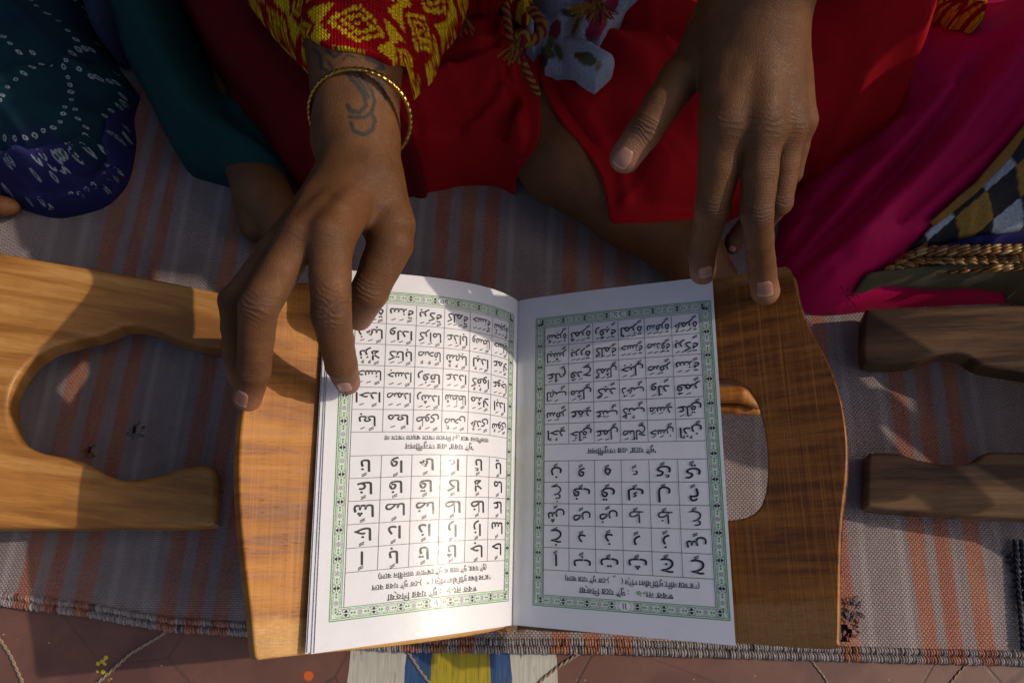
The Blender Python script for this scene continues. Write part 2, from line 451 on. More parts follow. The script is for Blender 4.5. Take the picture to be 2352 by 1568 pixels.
# ================================================================== FLOOR
def mat_floor():
    n = NT('red_oxide_floor'); o = n.obj()
    a = n.noise(o, 7, 5, 0.65); b = n.noise(o, 45, 4, 0.7)
    c = n.mix(n.mapr(a, 0.35, 0.65), (0.125, 0.056, 0.042), (0.195, 0.092, 0.066))
    c = n.mix(n.mapr(b, 0.45, 0.75, 0, 0.55), c, (0.085, 0.042, 0.036))
    c = n.mix(n.mapr(n.noise(o, 12, 3), 0.60, 0.66, 0, 0.5), c, (0.085, 0.040, 0.034))
    sp = n.vor(o, 190); c = n.mix(n.math('MULTIPLY', n.mapr(sp, 0.10, 0.05), n.mapr(n.noise(o, 60, 2), 0.55, 0.62)), c, (0.55, 0.50, 0.45))
    cr = n.vor(n.map(n.mix(0.08, o, n.t.nodes.new('ShaderNodeTexNoise').outputs[1]), (1, 1, 1)), 13, 'DISTANCE_TO_EDGE')
    crk = n.math('MULTIPLY', n.mapr(cr, 0.012, 0.003), n.mapr(n.noise(o, 5, 2), 0.45, 0.55))
    c = n.mix(n.math('MULTIPLY', crk, 0.6), c, (0.04, 0.02, 0.018))
    n.col(c); n.rough(n.mapr(b, 0.3, 0.7, 0.38, 0.62)); n.spec(0.4)
    n.bump(n.math('SUBTRACT', n.noise(o, 300, 4), crk), 0.35, 0.03); return n.m
Vf = [[-130, -90, 0], [130, -90, 0], [130, 130, 0], [-130, 130, 0]]
tag(mesh_obj('floor', Vf, [[0, 1, 2, 3]], mat_floor(), smooth=False), kind='structure')

def mat_paint(name, c1, c2, c3):
    n = NT(name); o = n.obj(); st = n.noise(n.map(o, (520, 26, 1)), 1, 4, 0.65, 0.5); b = n.noise(o, 60, 4)
    c = n.mix(n.mapr(st, 0.42, 0.6), c1, c2); c = n.mix(n.mapr(n.math('ADD', st, n.math('MULTIPLY', b, .5)), 0.84, 0.95), c, c3)
    n.col(c); n.rough(0.5); n.bump(st, 0.4, 0.02); return n.m
fp = thing('painted_floor_motif', 'blue, yellow and white painted motif on the red floor under the book', 'floor painting', W(1058, 1560, 0))
def ellipse_patch(name, cx, cy, rx, ry, z, mat, parent, jag=0.0):
    V = [W(cx, cy, 0)]; V[0][2] = z; m = 90
    for k in range(m):
        a = 2 * math.pi * k / m; j = 1 + jag * (random.random() - .5)
        p = W(cx + rx * j * math.cos(a), cy + ry * j * math.sin(a), 0); p[2] = z; V.append(p)
    return mesh_obj(name, V, [[0, 1 + k, 1 + (k + 1) % m] for k in range(m)], mat, parent, False)
ellipse_patch('white_ring', 1040, 1600, 243, 420, 0.02, mat_paint('white_paint', (0.42, 0.40, 0.34), (0.55, 0.53, 0.45), (0.20, 0.15, 0.13)), fp, 0.012)
ellipse_patch('blue_ring', 1053, 1600, 124, 330, 0.04, mat_paint('blue_paint', (0.020, 0.055, 0.16), (0.035, 0.085, 0.21), (0.10, 0.12, 0.16)), fp, 0.008)
ellipse_patch('yellow_heart', 1058, 1590, 70, 260, 0.06, mat_paint('yellow_paint', (0.42, 0.32, 0.012), (0.30, 0.25, 0.012), (0.12, 0.10, 0.015)), fp, 0.012)
def splat(name, cx, cy, r, c, label, n=9):
    m = simple(name + '_paint', c, 0.45); V = []; F = []
    for k in range(n):
        if n == 1: x, y, rr = cx, cy, r
        else: x, y, rr = cx + random.gauss(0, r), cy + random.gauss(0, r * .7), r * random.uniform(.15, .5)
        b = len(V); p = W(x, y, 0); p[2] = 0.015; V.append(p)
        for q in range(14):
            a = q / 14 * 2 * math.pi; s = rr * random.uniform(.8, 1.15) if n > 1 else rr * random.uniform(.94, 1.04)
            p = W(x + s * math.cos(a), y + s * math.sin(a), 0); p[2] = 0.015 + k * .001; V.append(p)
        F += [[b, b + 1 + q, b + 1 + (q + 1) % 14] for q in range(14)]
    o = mesh_obj('paint_spot', V, F, m, None, False, loc=W(cx, cy, 0)); tag(o, label, 'paint spot')
splat('yellow', 233, 1523, 12, (0.55, 0.42, 0.03), 'small yellow paint drips on the red floor at bottom left')
splat('yellow2', 254, 1556, 4, (0.5, 0.38, 0.03), 'tiny yellow paint drip below the larger yellow drips', 3)
splat('orange', 709, 1551, 11.5, (0.62, 0.12, 0.02), 'round orange paint spot on the floor left of the painted motif', 1)
mj = simple('jute', (0.27, 0.21, 0.14), 0.9)
for pts, lab in [([(-30, 1430), (0, 1467), (25, 1505), (53, 1568), (75, 1610)], 'tan twisted cord line in the floor at the bottom left corner'),
                 ([(400, 1432), (372, 1457), (300, 1500), (224, 1568), (190, 1600)], 'tan twisted cord line running diagonally from the rug edge at left'),
                 ([(915, 1470), (940, 1502), (965, 1540), (992, 1575), (1010, 1610)], 'twisted cord line crossing the blue paint'),
                 ([(1330, 1500), (1285, 1528), (1250, 1555), (1215, 1590)], 'twisted cord line crossing the white paint on its right side'),
                 ([(1850, 1500), (1870, 1525), (1890, 1550), (1920, 1600)], 'cord line below the right corner of the book stand'),
                 ([(2225, 1520), (2200, 1545), (2181, 1570), (2160, 1600)], 'cord line in the floor at the bottom right')]:
    path = np.array([W(x, y, 0) for x, y in pts]); path[:, 2] = 0.03
    V, F = join(twisted(path, 0.085 if pts[0][0] < 1400 else 0.05, 0.75, 2, 5, 0.1))
    tag(mesh_obj('floor_cord', V, F, mj, loc=path[0]), lab, 'cord')

# ================================================================== RUG
RZ = 0.45
hem_hi = [(-300, 1310), (0, 1358), (196, 1383), (392, 1417), (577, 1428), (760, 1452), (926, 1463), (1180, 1466), (1430, 1468), (1787, 1479), (2003, 1485), (2352, 1494), (2700, 1500)]
hem_hi_w = np.array([W(x, y, RZ)[:2] for x, y in hem_hi])
def hem_y(x): return np.interp(x, hem_hi_w[:, 0], hem_hi_w[:, 1])
stripes = [('o', [(-70, 612), (-160, 1316)]), ('w', [(105, 612), (-60, 1316)]),
           ('w', [(175, 612), (15, 1316)]), ('o', [(242, 612), (147, 990), (67, 1316)]), ('o', [(302, 612), (209, 990), (132, 1316)]),
           ('o', [(355, 612), (275, 990), (204, 1316)]), ('w', [(395, 634), (326, 990), (269, 1316)]), ('w', [(477, 612), (406, 990), (347, 1316)]),
           ('o', [(520, 612), (457, 990), (398, 1316)]), ('o', [(585, 612), (513, 990), (465, 1316)]), ('o', [(640, 612), (575, 990), (524, 1316)]),
           ('w', [(745, 612), (640, 1316)]), ('w', [(880, 552), (800, 1458)]), ('w', [(964, 552), (880, 1458)]),
           ('o', [(1012, 552), (940, 1458)]), ('o', [(1072, 552), (1006, 1458)]), ('o', [(1127, 552), (1071, 1458)]),
           ('w', [(1173, 552), (1125, 1458)]), ('w', [(1264, 552), (1230, 1458)]),
           ('o', [(1310, 552), (1286, 1458)]), ('o', [(1372, 552), (1359, 1458)]), ('o', [(1432, 552), (1430, 1458)]),
           ('w', [(1480, 552), (1490, 1458)]), ('w', [(1740, 979), (1750, 1458)]),
           ('o', [(1870, 650), (1892, 886), (1932, 1283), (1952, 1470)]), ('w', [(1925, 730), (1938, 886), (1982, 1283), (2005, 1470)]),
           ('w', [(2008, 750), (2020, 886), (2075, 1283), (2092, 1470)]),
           ('o', [(2044, 750), (2057, 886), (2112, 1283), (2133, 1470)]), ('o', [(2105, 750), (2121, 886), (2164, 1283), (2192, 1470)]),
           ('o', [(2168, 750), (2185, 886), (2234, 1283), (2262, 1470)]), ('w', [(2235, 886), (2292, 1283), (2335, 1470)]), ('o', [(2420, 886), (2500, 1470)])]
YREF = W(1176, 1150, RZ)[1]
Lk, ux = [], []
for kind, pts in stripes:
    w = np.array([W(x, y, RZ)[:2] for x, y in pts]); b, a = np.polyfit(w[:, 1] - YREF, w[:, 0], 1); Lk.append((a, b)); ux.append(a)
Lk = np.array(Lk); ux = np.array(ux)
def stripe_u(X, Y):
    xs = Lk[:, 0][None, :] + Lk[:, 1][None, :] * (Y - YREF)[:, None]
    out = np.empty(len(X)); e = 1e3
    for i0 in range(0, len(X), 60000):
        s_ = slice(i0, i0 + 60000); xx = xs[s_]; x = X[s_]
        k = np.clip((xx < x[:, None]).sum(1) - 1, 0, len(ux) - 2); r = np.arange(len(x))
        f = (x - xx[r, k]) / (xx[r, k + 1] - xx[r, k]); out[s_] = ux[k] + f * (ux[k + 1] - ux[k])
    return out
ULO, UHI = ux[0] - 4, ux[-1] + 6
def mat_rug():
    n = NT('striped_rug'); uv = n.uv(); s = n.sep(uv)
    wob = n.math('MULTIPLY', n.math('SUBTRACT', n.noise(n.map(uv, (3, .5, 1)), 1.0, 3), 0.5), 0.16)
    un = n.mapr(n.math('ADD', s[0], wob), ULO, UHI)
    def ramp(kind, hw, soft):
        nd = n.t.nodes.new('ShaderNodeValToRGB'); cr = nd.color_ramp; cr.elements.remove(cr.elements[1])
        cr.interpolation = 'LINEAR'; cr.elements[0].position = 0; cr.elements[0].color = (0, 0, 0, 1)
        return nd, cr
    def band(kind, hw):
        tot = None
        for (kd, _), c in zip(stripes, ux):
            if kd != kind: continue
            d = n.math('ABSOLUTE', n.math('SUBTRACT', un, (c - ULO) / (UHI - ULO)))
            m = n.mapr(d, (hw + 0.11) / (UHI - ULO), (hw - 0.09) / (UHI - ULO))
            tot = m if tot is None else n.math('MAXIMUM', tot, m)
        return tot
    orange = band('o', 0.50); white = band('w', 0.20)
    f = n.noise(n.map(uv, (1.0, 0.10, 1)), 1.0, 5, 0.6)
    base = n.mix(n.mapr(f, 0.3, 0.7), (0.240, 0.180, 0.172), (0.325, 0.258, 0.245))
    base = n.mix(n.math('MULTIPLY', white, 0.5), base, (0.42, 0.38, 0.36))
    om = n.mapr(n.noise(n.map(uv, (.7, .16, 1)), 1.0, 3), 0.35, 0.65)
    base = n.mix(n.math('MULTIPLY', orange, 0.82), base, n.mix(om, (0.33, 0.072, 0.022), (0.42, 0.140, 0.050)))
    dirt = n.noise(uv, 0.16, 5, 0.6); base = n.mix(n.mapr(dirt, 0.5, 0.72, 0, 0.55), base, (0.10, 0.085, 0.085))
    # weave: staggered oval floats
    row = n.math('MULTIPLY', s[1], 1 / 0.135)
    off = n.math('MULTIPLY', n.math('FLOOR', row), 0.5)
    cx = n.math('ABSOLUTE', n.math('SINE', n.math('MULTIPLY', n.math('ADD', n.math('MULTIPLY', s[0], 1 / 0.25), off), math.pi)))
    cy = n.math('ABSOLUTE', n.math('SINE', n.math('MULTIPLY', row, math.pi)))
    wv = n.math('MULTIPLY', n.math('POWER', cx, 0.6), n.math('POWER', cy, 0.6))
    base = n.mix(n.mapr(wv, 0.55, 0.15, 0, 0.42), base, (0.055, 0.043, 0.045))
    n.col(n.mix(n.mapr(n.noise(uv, 6.0, 2), 0.3, 0.7, 0, 0.3), base, (0.34, 0.31, 0.31))); n.rough(0.92); n.spec(0.1)
    n.bump(n.math('ADD', wv, n.math('MULTIPLY', n.noise(uv, 20, 3), 0.6)), 0.9, 0.06)
    return n.m
M_RUG = mat_rug()
rug = thing('rug', 'worn grey cotton rug with orange stripes and a corded edge, lying on the red floor', 'rug', (0, -10, 0))
nx, ny = 520, 330
xs = np.linspace(-58, 58, nx); tt = np.linspace(0, 1, ny)
X = np.repeat(xs[:, None], ny, 1); Y = hem_y(xs)[:, None] * (1 - tt)[None] + 62.0 * tt[None] ** 1.0
X, Y = X.ravel(), Y.ravel()
Z = RZ + 0.10 * n2(X, Y, 6, 3) + 0.05 * n2(X, Y, 2.2, 4) + 0.02
holes = [(310, 990, 0.22), (205, 1035, 0.12), (1936, 1462 - 10, 0.42), (2345, 1330, 0.5)]
hw = [(W(a, b, RZ)[:2], r) for a, b, r in holes]
F = grid_faces(nx, ny); cX, cY = X[F].mean(1), Y[F].mean(1); keep = np.ones(len(F), bool)
for c, r in hw[:3]: keep &= np.hypot(cX - c[0], (cY - c[1]) * .8) > r
for c, r in hw: Z += 0.14 * np.exp(-((np.hypot(X - c[0], Y - c[1]) - r * 1.3) / 0.25) ** 2)
UVr = np.c_[stripe_u(X, Y), Y]
mesh_obj('woven_cloth', np.c_[X, Y, Z], F[keep], M_RUG, rug, True, UVr)
# corded hem: two rows of yarn loops
mh = NT('hem_yarn'); mo = mh.obj(); mh.col(mh.mix(mh.mapr(mh.noise(mo, 900, 3), .3, .7, 0, .5), mh.attr('Col', 'Color'), (0.05, 0.045, 0.05))); mh.rough(0.95); mh.spec(0.1)
mh.bump(mh.math('SINE', mh.math('MULTIPLY', mh.math('ADD', mh.sep(mo)[0], mh.math('MULTIPLY', mh.sep(mo)[1], .8)), 6000.0)), 0.4, 0.02); M_HEM = mh.m
Vs, Fs, Cs = [], [], []
for rowi in range(2):
    x = -40.0
    while x < 40:
        y0 = hem_y(x) + 0.06 - rowi * 0.44; L = 0.46 + random.uniform(-.04, .04); w = random.uniform(0.075, 0.105); gap = random.random() < .03
        u = stripe_u(np.array([x]), np.array([y0]))[0]
        dd = min(abs(u - c) for (kd, _), c in zip(stripes, ux) if kd == 'o')
        col = np.array([0.38, 0.17, 0.11]) if dd < 0.52 else np.array([0.33, 0.285, 0.27])
        col = col * random.uniform(0.75, 1.25) * (0.35 if gap else 1)
        b = len(Vs); lean = random.uniform(-.03, .05) + .03; hz = 0.42 - rowi * 0.08 + random.uniform(-.03, .03)
        for i in range(6):
            t = i / 5; yy = y0 - t * L; zz = RZ - 0.2 + hz * (math.sin(math.pi * (0.12 + 0.76 * t)) ** 0.8)
            wd = w * (0.55 + 0.45 * math.sin(math.pi * (0.1 + .8 * t)))
            for k in range(5):
                a = math.pi * k / 4; Vs.append((x + lean * t - math.cos(a) * wd, yy, zz - 0.14 + math.sin(a) * 0.14)); Cs.append(col)
        for i in range(5):
            for k in range(4): Fs.append([b + i * 5 + k, b + (i + 1) * 5 + k, b + (i + 1) * 5 + k + 1, b + i * 5 + k + 1])
        x += w * 1.75 + (0.05 if gap else 0)
h_o = mesh_obj('corded_hem', Vs, Fs, M_HEM, rug, True, None, {'Col': np.array(Cs)}); h_o['kind'] = 'stuff'
# frayed yarn round the holes
def yarns(name, px, py, r, n, cols, L=0.5, parent=None, zc=RZ + .12):
    Vs, Cs = [], []
    c = W(px, py, zc); parts = []
    for k in range(n):
        a = random.uniform(0, 2 * math.pi); ro = r * random.uniform(.5, 1.5); p = c + np.array([math.cos(a) * ro, math.sin(a) * ro, 0])
        a2 = a + random.uniform(-.8, .8); l = L * random.uniform(.4, 1.1); path = [p]
        for i in range(5):
            a2 += random.uniform(-.5, .5); path.append(path[-1] + np.array([math.cos(a2), math.sin(a2), 0]) * l / 5)
            path[-1][2] = zc + 0.10 * math.sin(i * .9) * random.uniform(.3, 1)
        V, Fq = tube(path, random.uniform(.03, .055), 5); parts.append((V, Fq)); Cs += [np.array(random.choice(cols)) * random.uniform(.7, 1.2)] * len(V)
    V, Fq = join(parts); o = mesh_obj(name, V, Fq, M_HEM, parent, True, None, {'Col': np.array(Cs)}); o['kind'] = 'stuff'
G1, O1, D1 = (0.2, 0.175, 0.18), (0.33, 0.10, 0.065), (0.03, 0.028, 0.04)
yarns('frayed_yarn', 310, 990, .30, 22, [G1], .32, rug); yarns('frayed_yarn', 205, 1035, .25, 18, [O1, G1], .3, rug)
yarns('frayed_yarn', 1945, 1440, .42, 34, [O1, O1, G1], .45, rug); yarns('frayed_yarn', 1960, 1395, .3, 30, [G1, G1, O1], .5, rug)
for yy in range(1265, 1400, 9): yarns('frayed_yarn', 2322 + (yy - 1265) * .22, yy, .12, 4, [D1, G1], .5, rug)
for px0 in (2330, 2345):
    P = [W(px0 + (i * .17) * 20, 1240 + i * 42, RZ + .35) for i in range(7)]
    V, Fq = join(twisted(P, 0.12, 0.7)); mesh_obj('twisted_cord', V, Fq, simple('navy_yarn', (0.02, 0.022, 0.04), .9), rug)

# ================================================================== WOODEN STANDS
def board(name, outline, p0, n, thick, mat, parent, hole=None, bev=0.12, label=None, smoothn=5, e1=None):
    n = unit(n); e1 = unit(np.array([1, 0, 0]) - n[0] * n) if e1 is None else e1; e2 = np.cross(n, e1)
    loops = [smooth_poly(outline, smoothn)] + ([smooth_poly(hole, smoothn)] if hole else [])
    cu = bpy.data.curves.new(name, 'CURVE'); cu.dimensions = '2D'; cu.fill_mode = 'BOTH'
    for L in loops:
        w = np.array([on_plane(x, y, p0, n) for x, y in L]) - p0
        sp = cu.splines.new('POLY'); sp.points.add(len(L) - 1); sp.use_cyclic_u = True
        for i, q in enumerate(w): sp.points[i].co = (q @ e1, q @ e2, 0, 1)
    cu.extrude = thick / 2 - bev; cu.bevel_depth = bev; cu.bevel_resolution = 3; cu.offset = -bev
    o = bpy.data.objects.new('tmp', cu); COL.objects.link(o); bpy.context.view_layer.update()
    me = bpy.data.meshes.new_from_object(o.evaluated_get(bpy.context.evaluated_depsgraph_get()))
    bpy.data.objects.remove(o); bpy.data.curves.remove(cu)
    L = np.empty(len(me.vertices) * 3); me.vertices.foreach_get('co', L); L = L.reshape(-1, 3)
    V = p0 + L[:, :1] * e1 + L[:, 1:2] * e2 + (L[:, 2:3] - thick / 2) * n
    F = [list(p.vertices) for p in me.polygons]; bpy.data.meshes.remove(me)
    o = mesh_obj(name, V, F, mat, parent, True, L[:, :2])
    try: o.data.set_sharp_from_angle(angle=math.radians(35))
    except Exception: pass
    if label: o['label'] = label
    return o
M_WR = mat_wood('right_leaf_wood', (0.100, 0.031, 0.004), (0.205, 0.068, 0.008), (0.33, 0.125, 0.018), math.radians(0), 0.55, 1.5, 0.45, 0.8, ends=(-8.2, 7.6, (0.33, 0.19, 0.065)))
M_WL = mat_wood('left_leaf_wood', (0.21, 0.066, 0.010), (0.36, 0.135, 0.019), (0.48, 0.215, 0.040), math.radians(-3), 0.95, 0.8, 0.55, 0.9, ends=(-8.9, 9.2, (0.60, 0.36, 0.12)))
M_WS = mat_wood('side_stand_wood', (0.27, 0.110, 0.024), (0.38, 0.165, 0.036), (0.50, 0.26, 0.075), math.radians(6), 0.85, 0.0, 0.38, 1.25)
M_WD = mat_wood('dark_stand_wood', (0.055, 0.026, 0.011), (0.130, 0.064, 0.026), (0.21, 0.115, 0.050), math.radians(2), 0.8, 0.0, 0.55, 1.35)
XS = 0.19; H0 = 4.45; SL = math.radians(29.5)
hinge = np.array([XS, -8.6, H0])
nR = np.array([-math.sin(SL), 0, math.cos(SL)]); SLL = math.radians(31.5); nL = np.array([math.sin(SLL), 0, math.cos(SLL)])
stand = thing('book_stand', 'open X-shaped wooden book stand holding the open green-bordered book', 'book stand', (XS, -8.6, RZ))
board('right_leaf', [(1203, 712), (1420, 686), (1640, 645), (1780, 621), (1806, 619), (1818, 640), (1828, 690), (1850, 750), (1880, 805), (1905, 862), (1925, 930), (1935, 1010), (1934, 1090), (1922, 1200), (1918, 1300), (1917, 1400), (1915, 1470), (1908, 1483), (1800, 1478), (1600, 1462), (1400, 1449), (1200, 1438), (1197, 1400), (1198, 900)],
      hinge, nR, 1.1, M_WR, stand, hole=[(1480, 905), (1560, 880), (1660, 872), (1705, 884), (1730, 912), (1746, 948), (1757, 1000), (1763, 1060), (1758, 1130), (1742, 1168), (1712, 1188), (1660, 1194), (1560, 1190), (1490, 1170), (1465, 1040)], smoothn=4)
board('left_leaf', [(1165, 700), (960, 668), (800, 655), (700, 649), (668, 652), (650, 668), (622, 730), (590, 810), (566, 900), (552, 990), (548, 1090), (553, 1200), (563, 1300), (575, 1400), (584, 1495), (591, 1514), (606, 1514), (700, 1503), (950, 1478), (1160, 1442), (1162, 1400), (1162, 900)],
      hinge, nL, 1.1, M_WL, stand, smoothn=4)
# feet of the stand: two plates that carry on below the hinge to the rug
ft = H0 - 1.2
for sgn in (-1, 1):
    sl = math.atan2(ft - 0.2, 7.5); n_ = np.array([sgn * math.sin(sl), 0, math.cos(sl)]); p0 = np.array([XS, -8.6, H0 - 0.9])
    pts = []
    for (dx, dy) in [(0.0, 9.2), (7.6, 9.0), (8.0, 8.5), (8.0, 5.4), (7.6, 5.0), (6.0, 4.7), (4.4, 3.0), (4.0, 0), (4.4, -3.0), (6.0, -4.7), (7.6, -5.0), (8.0, -5.4), (8.0, -8.5), (7.6, -9.0), (0.0, -9.2)]:
        q = np.array([XS + sgn * dx, -8.6 + dy, p0[2] - dx * math.tan(sl)]); pts.append(tuple(proj(q)))
    board('foot', pts, p0, n_, 1.3, M_WL, stand, smoothn=1, bev=0.25)
# the lobed knuckle of the other plank seen through the opening
def blob(name, caps, k, h, mat, parent, uvs=1.0):
    fn = Union(caps, k); pts = np.array([c.a for c in caps] + [c.b for c in caps]); r = max(max(c.ra, c.rb) for c in caps) + h * 3
    V, F = polygonise(fn, pts.min(0) - r, pts.max(0) + r, h); return mesh_obj(name, V, F, mat, parent, True, V[:, :2])
k0 = [W(1600, 905, 6.0), W(1700, 906, 6.4), W(1738, 932, 6.2)]; k1 = [W(1600, 935, 5.2), W(1690, 938, 5.6), W(1737, 944, 5.6)]
blob('hinge_lobe', [Cap(k0[0], k0[1], .55, .50), Cap(k0[1], k0[2], .50, .22), Cap(k1[0], k1[1], .34, .34), Cap(k1[1], k1[2], .34, .26)], .12, .1, M_WL, stand)

st_l = thing('book_stand', 'pale wooden book stand with two rounded feet at the left edge, partly sunlit', 'book stand', W(150, 900, RZ))
pl = W(505, 1140, 2.2)
slp = math.radians(13)
board('leg_plate', [(-420, 520), (-200, 548), (0, 580), (180, 610), (355, 640), (500, 670), (516, 682), (521, 740), (514, 792), (500, 798), (450, 790), (400, 775), (340, 752), (292, 747), (235, 768), (170, 783), (112, 800), (62, 840), (32, 885), (22, 932), (30, 980), (54, 1018), (104, 1041), (168, 1051), (215, 1070), (252, 1092), (300, 1102), (355, 1092), (410, 1075), (450, 1068), (478, 1068), (495, 1082), (499, 1138), (495, 1190), (474, 1209), (250, 1212), (0, 1214), (-200, 1216), (-420, 1218)],
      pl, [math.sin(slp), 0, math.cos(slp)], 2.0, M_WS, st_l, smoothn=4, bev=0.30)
st_r = thing('book_stand', 'dark wooden book stand in shade with two feet pointing in from the right edge', 'book stand', W(2250, 950, RZ))
pr = W(1995, 1100, 2.2)
board('leg_plate', [(2860, 690), (2600, 694), (2352, 700), (2150, 705), (2010, 708), (1988, 715), (1983, 770), (1984, 822), (2002, 834), (2050, 836), (2100, 831), (2149, 815), (2210, 813), (2259, 840), (2330, 853), (2400, 868), (2450, 905), (2466, 950), (2455, 995), (2410, 1026), (2352, 1038), (2270, 1038), (2234, 1060), (2179, 1066), (2118, 1057), (2060, 1041), (2010, 1039), (1994, 1047), (1991, 1100), (1990, 1155), (2006, 1167), (2088, 1176), (2352, 1191), (2600, 1203), (2860, 1216)],
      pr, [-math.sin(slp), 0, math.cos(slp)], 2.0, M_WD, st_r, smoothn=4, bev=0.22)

# ================================================================== BOOK
book = thing('book', 'open paperback reading primer with green ornamental borders and Arabic letters in tables', 'book', (XS, -8.6, H0 + .3))
PA, PB = 12.9, 20.6                                   # page width and height in cm
def page_fn(c00, c10, c01, c11, prof):
    """c00 spine/top, c10 outer/top, c01 spine/bottom, c11 outer/bottom; prof(s)->(xn,zn); a across, b down the page (cm)."""
    c00, c10, c01, c11 = map(np.asarray, (c00, c10, c01, c11))
    def f(a, b, lift=0.0):
        a = np.asarray(a, float); b = np.asarray(b, float); s = a / PA; t = b / PB
        xn, zn = prof(s)
        sp = c00 + (c01 - c00) * t[..., None]; ou = c10 + (c11 - c10) * t[..., None]; d = ou - sp
        P = sp.copy(); P[..., 0] += d[..., 0] * xn; P[..., 1] += d[..., 1] * xn; P[..., 2] += d[..., 2] * zn
        if lift:
            e = 1e-3; x2, z2 = prof(s + e); dx = d[..., 0] * (x2 - xn); dz = d[..., 2] * (z2 - zn); L = np.hypot(dx, dz) + 1e-12
            sg = np.sign(dx); P[..., 0] += -dz / L * sg * lift; P[..., 2] += np.abs(dx) / L * lift
        return P
    return f
sg_ = np.linspace(0, 1, 200)
def make_prof(al):
    a = np.radians(np.interp(sg_, *al)); x = np.r_[0, np.cumsum(np.cos(a[:-1]))]; z = np.r_[0, np.cumsum(np.sin(a[:-1]))]
    xn, zn = x / x[-1], z / z[-1]
    return lambda s: (np.where(s > 1, xn[-1] + (s - 1) * .95, np.interp(s, sg_, xn)), np.where(s > 1, zn[-1] + (s - 1) * .4, np.interp(s, sg_, zn)))
profR = make_prof(([0, .03, .08, .5, 1], [52, 40, 31, 28.5, 27]))
profL = make_prof(([0, .04, .10, .23, .36, .49, .62, .8, 1], [74, 66, 60, 49, 38, 31, 25, 21, 20]))
HSP = 5.0
cR = (W(1190, 692, HSP), W(1636, 635, 11.05), W(1176, 1434, HSP), W(1690, 1482, 11.05))
cL = (W(1190, 692, HSP), W(762, 618, 11.2), W(1176, 1434, HSP), W(722, 1499, 11.2))
pageR, pageL = page_fn(*cR, profR), page_fn(*cL, profL)
M_PAPER = mat_paper(); M_PAPER_E = simple('paper_edge', (0.74, 0.74, 0.72), 0.7)
def stain_fn(side, A, B):
    if side < 0: return np.zeros_like(A)
    return np.clip(1 - A / 2.6, 0, 1) * np.exp(-((B - 10.6) / 4.0) ** 2) * 0.8
def sheet(name, fn, side, a0=0.0, a1=PA, b0=0.0, b1=PB, dz=0.0, th=0.02, mat=M_PAPER, na=70, nb=46, wav=0.0, shear=0.0):
    A, B = np.meshgrid(np.linspace(a0, a1, na), np.linspace(b0, b1, nb), indexing='ij')
    A2 = A + shear * (A / PA) * (B / PB)
    P = fn(A2.ravel(), B.ravel()); w = wav * np.sin(B.ravel() * .5 + 1) * (A.ravel() / PA) ** 2
    P[:, 2] += dz + w
    Q = P.copy(); Q[:, 2] -= th; n = len(P); F = grid_faces(na, nb)
    F = F if side < 0 else F[:, ::-1]
    low = F[:, ::-1] + n; rim = []
    I = lambda i, j: i * nb + j
    loop = [I(i, 0) for i in range(na)] + [I(na - 1, j) for j in range(1, nb)] + [I(i, nb - 1) for i in range(na - 2, -1, -1)] + [I(0, j) for j in range(nb - 2, 0, -1)]
    for p, q in zip(loop, loop[1:] + loop[:1]): rim.append([p, q, q + n, p + n])
    st = np.r_[stain_fn(side, A.ravel(), B.ravel()), np.zeros(n)]
    return mesh_obj(name, np.r_[P, Q], F.tolist() + low.tolist() + rim, mat, book, True, np.r_[np.c_[A.ravel(), B.ravel()]] .repeat(2, 0)[:2 * n] * 0 + np.r_[np.c_[A.ravel(), B.ravel()], np.c_[A.ravel(), B.ravel()]], {'stain': st})
def fixsharp(o):
    try: o.data.set_sharp_from_angle(angle=math.radians(50))
    except Exception: pass
    return o
fixsharp(sheet('right_page', pageR, 1))
fixsharp(sheet('left_page', pageL, -1))
for k, (ex, ez, sh) in enumerate([(0.10, -0.07, .12), (0.32, -0.14, .18), (0.42, -0.22, .22)]):
    fixsharp(sheet('under_page', pageL, -1, a1=PA + ex, b0=0.05 + .03 * k, b1=PB + (.02, -.06, -.02)[k], dz=ez, shear=sh, nb=24))
for k in range(3):
    fixsharp(sheet('under_page', pageR, 1, a1=PA - .04 * k - .03, b0=.05, b1=PB - .05, dz=-.05 - .05 * k, nb=12, na=30))
sheet('cover', pageR, 1, a1=PA - .1, b0=.06, b1=PB - .06, dz=-.24, th=.05, mat=simple('cover_card', (0.05, 0.16, 0.10), .4), nb=12, na=30)
sheet('cover', pageL, -1, a1=PA, b0=.1, b1=PB - .1, dz=-.36, th=.05, mat=bpy.data.materials['cover_card'], nb=12, na=30)
st = []
for t in (0.27, 0.285, 0.62, 0.635):                     # staples in the gutter
    pass

# ---- printing: 2D pieces in page centimetres, draped on the page
class Print:
    def __init__(s): s.V, s.F, s.n = [], [], 0
    def poly(s, pts):
        s.V += [tuple(p) for p in pts]; s.F.append(list(range(s.n, s.n + len(pts)))); s.n += len(pts)
    def strip(s, p, q, w, seg=None):
        p, q = np.array(p, float), np.array(q, float); L = np.linalg.norm(q - p); d = (q - p) / L; m = np.array([-d[1], d[0]]) * w / 2
        k = seg or max(1, int(L / 0.35)); b = s.n
        for i in range(k + 1):
            c = p + (q - p) * i / k; s.V += [tuple(c + m), tuple(c - m)]
        s.F += [[b + 2 * i, b + 2 * i + 1, b + 2 * i + 3, b + 2 * i + 2] for i in range(k)]; s.n += 2 * (k + 1)
    def path(s, pts, w):
        for p, q in zip(pts[:-1], pts[1:]): s.strip(p, q, w, 1)
    def mesh(s, V, F):
        s.V += [tuple(v) for v in V]; s.F += [[i + s.n for i in f] for f in F]; s.n += len(V)
    def build(s, name, fn, mat, lift, flip):
        V = np.array(s.V); P = fn(V[:, 0], V[:, 1], lift)
        me = mesh_obj(name, P, s.F, mat, book, False)
        return me
_fc = {}
